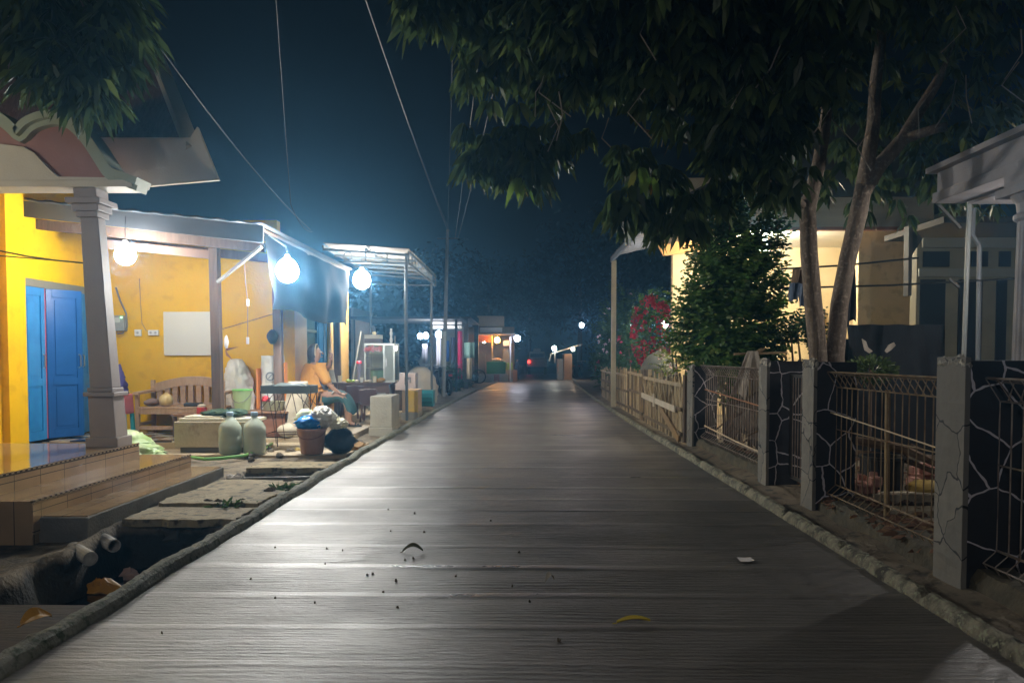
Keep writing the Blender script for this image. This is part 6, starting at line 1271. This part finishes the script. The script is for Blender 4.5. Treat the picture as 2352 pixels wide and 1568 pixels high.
q = MB(); q.box(XX(1155), XX(1170), 42.5, 43.0, .3, ZZ(800)); q.build('shelf_unit', mat('shelf_grey', (.2, .18, .15), .6), t)
q = MB(); q.blob((XX(1143), 41.0), .3, .25, ZZ(830), ZZ(822), seed=3, amp=.1); q.build('goods', mat('goods_white', (.55, .45, .4), .5), t)
q = MB(); q.box(XX(1156), XX(1170), 41.8, 41.9, ZZ(794), ZZ(782)); q.build('white_sign_board', mat('white_sign', (.7, .7, .72), .5), t)
q = MB(); q.box(XX(1178, 40), XX(1188, 40), 39.8, 40.2, 0, .62); tag(q.build('orange_box', mat('orange_box', (.55, .20, .05), .6), bevel=.01), 'orange box on the roadside before the seated dark figure', 'box')
bulb(P(1142, 781, 41.0), .16, 28, 'orange glowing lamp under the shop awning', (1, .42, .06), .1); bulb(P(1112, 784, 41.4), .08, 60, 'small warm lamp at the shop left end', (1, .85, .6), .1)
t2 = thing('lamp_post', 'white lamp post at the corner of the lit shop', 'lamp post', (XX(1172, 40), 40, 0))
q = MB(); q.tube([(XX(1172, 40), 40, 0), (XX(1172, 40), 40, P(1172, 772, 40).z)], .045, 8); q.build('shaft', mat('white_pole', (.55, .55, .58), .5), t2)
q = MB(); q.tube([(XX(1172, 40), 40, P(1172, 772, 40).z), P(1186, 776, 39.6)], .03, 6); q.build('arm', mat('white_pole', (.55, .55, .58), .5), t2)
bulb(P(1188, 777, 39.5), .16, 28, 'violet white lamp held out from the lamp post', (.86, .86, 1.0), 0, hang=False)
# the lane end: bystanders, motorbikes, truck, right hand stall
def far_person(u, vt, vb, Y, m, m2, label, sit=False):
    p0, p1 = P(u, vb, Y), P(u, vt, Y); x, h = p0.x, 1.62 if not sit else 1.3; z0 = p0.z
    t = thing('person', label, 'person', (x, Y, z0)); s_ = (p1.z - p0.z) / h
    jj = [(0, 0, .86, .15), (0, 0, 1.1, .15), (0, 0, 1.30, .17, .11), (0, 0, 1.40, .06), (0, -.01, 1.50, .10), (0, 0, 1.58, .08), (-.20, 0, 1.28, .06), (-.24, 0, 1.02, .05), (-.22, -.1, .80, .04), (.20, 0, 1.28, .06), (.24, 0, 1.02, .05), (.22, -.1, .80, .04), (-.09, 0, .80, .1), (-.1, 0, .42, .07), (-.1, 0, .05, .05), (.09, 0, .80, .1), (.1, 0, .42, .07), (.1, 0, .05, .05), (-.1, -.13, .03, .04), (.1, -.13, .03, .04)]
    k = s_ * h / 1.62
    jj = [(x + a[0] * k, Y + a[1] * k, z0 + a[2] * k, *[r * k for r in a[3:]]) for a in jj]
    skin_mesh('body', jj, [(0, 1), (1, 2), (2, 3), (3, 4), (4, 5), (2, 6), (6, 7), (7, 8), (2, 9), (9, 10), (10, 11), (0, 12), (12, 13), (13, 14), (0, 15), (15, 16), (16, 17), (14, 18), (17, 19)], m, t, 0, 1)
    q = sphere((x, Y + .01, z0 + 1.53 * k), .115 * k, 10, 8); q.build('hair', m2, t, smooth=True)
    return t
far_person(1188, 826, 872, 41, mat('black_cloth2', (.02, .02, .03), .8), mat('head_tone', (.10, .06, .05), .6), 'dark clothed person standing beside the white lamp post')
far_person(1206, 836, 868, 50, mat('grey_cloth2', (.06, .065, .08), .8), mat('dark_hair', (.035, .025, .025), .5), 'faint grey figure standing at the end of the lane')
motorbike(3.2, 50.5, .3, (.05, .05, .06), 'left motorbike of the cluster parked at the lane end', 'motorbikes at the lane end'); motorbike(4.0, 51.5, -.2, (.09, .09, .10), 'right motorbike of the cluster parked at the lane end', 'motorbikes at the lane end')
t = thing('small_truck', 'white fronted vehicle with a red tail light at the lane end', 'truck', (1.3, 56, 0))
Y = 56; cxx = P(1234, 820, Y).x
q = MB(); q.box(cxx - .75, cxx + .75, Y, Y + 2.5, .55, 1.2, taper=.04); q.build('body', mat('truck_grey', (.28, .29, .31), .5), t, bevel=.06)
q = MB(); q.box(cxx - .62, cxx + .62, Y + .3, Y + 1.9, 1.2, 1.72, taper=.12); q.box(cxx - .3, cxx + .3, Y + .4, Y + 1.0, 1.72, 1.95, taper=.2); q.build('cabin', mat('truck_white', (.55, .55, .54), .5), t, bevel=.05)
q = MB(); q.box(cxx - .5, cxx + .5, Y + .26, Y + .36, 1.28, 1.55); q.build('windscreen', mat('dark_pane', (.03, .032, .036), .25), t)
for dx in (-.6, .6): q = MB(); q.tube([(cxx + dx - .1, Y + .5, .32), (cxx + dx + .1, Y + .5, .32)], .32, 14); q.build('wheel', mat('tyre', (.015, .015, .015), .7), t)
q = sphere((cxx - .62, Y - .03, .95), .11, 10, 7); q.build('tail_light', mat('lit_red', (.8, .02, .02), .4, emit=3.5, ecol=(1, .03, .02)), t)
t = thing('roadside_kiosk', 'small kiosk with a pale awning and tan front on the right near the lane end', 'kiosk', (4, 44, 0))
a = P(1300, 835, 43)
q = MB(); q.box(a.x - .1, a.x + .35, 43, 45, 0, 1.5); q.build('kiosk_body', mat('kiosk_tan', (.34, .20, .10), .7, (.26, .15, .07), 3), t)
q = MB(); q.box(a.x - .45, a.x - .15, 43.1, 45, 0, 1.2); q.build('side_panel', mat('kiosk_grey', (.22, .22, .2), .7), t)
q = MB(); q.prism([(a.x - .9, 1.45), (a.x + .9, 2.0), (a.x + .9, 2.06), (a.x - .9, 1.52)], 42.5, 44, 'xz'); q.build('awning', mat('pale_awning', (.30, .29, .25), .6), t)
q = MB(); q.prism([(a.x - .7, 1.5), (a.x - .62, 1.5), (a.x - .62, .95), (a.x - .7, 1.0)], 42.5, 42.6, 'xz'); q.prism([(a.x - .9, 1.45), (a.x - .84, 1.45), (a.x - .95, 1.05), (a.x - 1.02, 1.1)], 42.5, 42.6, 'xz'); q.build('awning_flap', mat('pale_awning', (.30, .29, .25), .6), t)
bulb(P(1273, 800, 42.4), .13, 20, 'warm white lamp at the tip of the kiosk awning', (1, .95, .8), 0, hang=False); bulb(P(1316, 802, 42.4), .10, 20, 'small orange white lamp at the kiosk right end', (1, .75, .5), 0, hang=False)
bulb(P(1336, 747, 24.3), .07, 60, 'small pale lamp glowing among the pink flowers', (1, .86, .95), 0, hang=False)
# far dark trees
M_far = leafmat('far_leaf', (.005, .012, .007), (.013, .024, .012), None, .7)
for i, (u, Y, h, r, lab) in enumerate(((880, 34, 4.6, 2.6, 'dark tree mass behind the glass food case'), (1010, 52, 8.5, 4.2, 'broad dark tree behind the clothes stall'), (1120, 68, 10.5, 5.0, 'dark tree rising behind the lit shop'), (1215, 84, 11, 5.5, 'dark tree closing the end of the lane'), (1330, 62, 12.5, 5.5, 'tall dark tree right of the lane end'), (1440, 48, 11, 4.5, 'dark tree behind the pink flowering bush'), (760, 40, 4.8, 2.8, 'low dark tree behind the yellow house corner'), (1560, 44, 11.5, 4.5, 'dark tree behind the carport'))):
    x = P(u, 800, Y).x; t = thing('dark_tree', lab, 'tree', (x, Y, 0), 'dark trees around the lane end')
    q = MB(); q.tube([(x, Y, -.05), (x + .1, Y, h * .4), (x, Y, h * .75)], [.22, .17, .06], 7); q.build('trunk', mat('bark_dark', (.10, .07, .05), .8), t)
    q = MB()
    for k in range(900):
        d = Vector((random.gauss(0, 1), random.gauss(0, 1), random.gauss(0, 1))).normalized() * random.random() ** .38
        kk = 1 + .5 * noise.noise(d * 1.9 + Vector((i * 3, 0, 0))); p = Vector((x + d.x * r * kk, Y + d.y * r * .7, h * .62 + d.z * h * .40 * kk))
        for j in range(4): q.leaf(p + Vector((random.uniform(-.3, .3), random.uniform(-.3, .3), random.uniform(-.3, .3))), (random.uniform(-1, 1), random.uniform(-1, 1), random.uniform(-.8, .4)), .42, .17)
    q.build('crown', M_far, t, recalc=False)
# leaves and specks on the road
def road_leaf(u, v, L, W, m, label, a, lift=.02):
    p = G(u, v, .01); d = Vector((math.cos(a), math.sin(a), .05)); q = MB()
    sd = Vector((-math.sin(a), math.cos(a), .3)).normalized(); n = 9; vs = []
    for i in range(n):
        t_ = i / (n - 1); wv = W * math.sin(math.pi * min(1, .06 + t_ * .94)) ** .8; c = p + d * L * (t_ - .5) + Vector((0, 0, lift * math.sin(math.pi * t_)))
        vs += [c + sd * wv / 2 + Vector((0, 0, .012)), c, c - sd * wv / 2 + Vector((0, 0, .012))]
    q.add(vs, [(3 * i + k, 3 * i + k + 1, 3 * i + k + 4, 3 * i + k + 3) for i in range(n - 1) for k in range(2)])
    q.tube([p - d * L * .5, p - d * L * .62], .003, 4); o = q.build('fallen_leaf', m); sd_ = o.modifiers.new('thickness', 'SOLIDIFY'); sd_.thickness = .0015; return tag(o, label, 'leaf', 'single leaves fallen on the road')
road_leaf(948, 1266, .14, .055, mat('olive_leaf', (.10, .10, .05), .6, (.16, .14, .07), 20), 'curled olive leaf arching on the road left of centre', 0, .035)
road_leaf(1263, 1334, .065, .04, mat('pale_leaf', (.40, .36, .28), .6), 'small pale curled leaf near the road centre', .6, .035)
road_leaf(1455, 1428, .17, .03, mat('yellow_leaf', (.60, .46, .05), .55), 'long narrow yellow leaf lying on the road right of centre', .04, .015)
t = road_leaf(85, 1467, .13, .10, mat('amber_leaf', (.40, .20, .03), .45), 'broad amber leaf resting on the left kerb in the corner', .9, .03); t.location.z += .085
q = MB(); p = G(1713, 1285, .008); q.add([(p.x + dx, p.y + dy, .012) for dx, dy in ((-.05, -.05), (.0, -.06), (.05, -.03), (.045, .05), (.0, .04), (-.045, .055))], [(0, 1, 2, 3, 4, 5)]); tag(q.build('white_scrap', mat('white_paper', (.75, .72, .7), .6)), 'small white paper scrap on the dark right side of the road', 'scrap')
for i in range(26):
    x = random.gauss(-.9, .5); y = random.uniform(3.4, 6.6)
    if abs(x) > 2.05: continue
    r = random.uniform(.003, .0065); q = MB(); q.blob((x, y), r * 1.6, r, -.002, r * .9 + .004, seed=i, amp=.15, nu=7, nv=5); tag(q.build('pebble', M_rub), 'dark pebble on the wet road left of centre', 'pebble', 'pebbles on the road')
# ================================================================== misty night air
q = MB(); q.box(-66, 66, -15, 115, -1.5, 16)
hz = bpy.data.materials.new('night_air'); hz.use_nodes = True; tt = hz.node_tree
tt.nodes.remove(tt.nodes['Principled BSDF'])
pv = tt.nodes.new('ShaderNodeVolumePrincipled'); pv.inputs['Color'].default_value = (.20, .54, .92, 1); pv.inputs['Density'].default_value = .0070; pv.inputs['Anisotropy'].default_value = .80
tt.links.new(pv.outputs[0], tt.nodes['Material Output'].inputs['Volume'])
o = q.build('haze', hz); o['kind'] = 'stuff'; tag(o, 'thin bluish night haze filling the lane', 'haze')
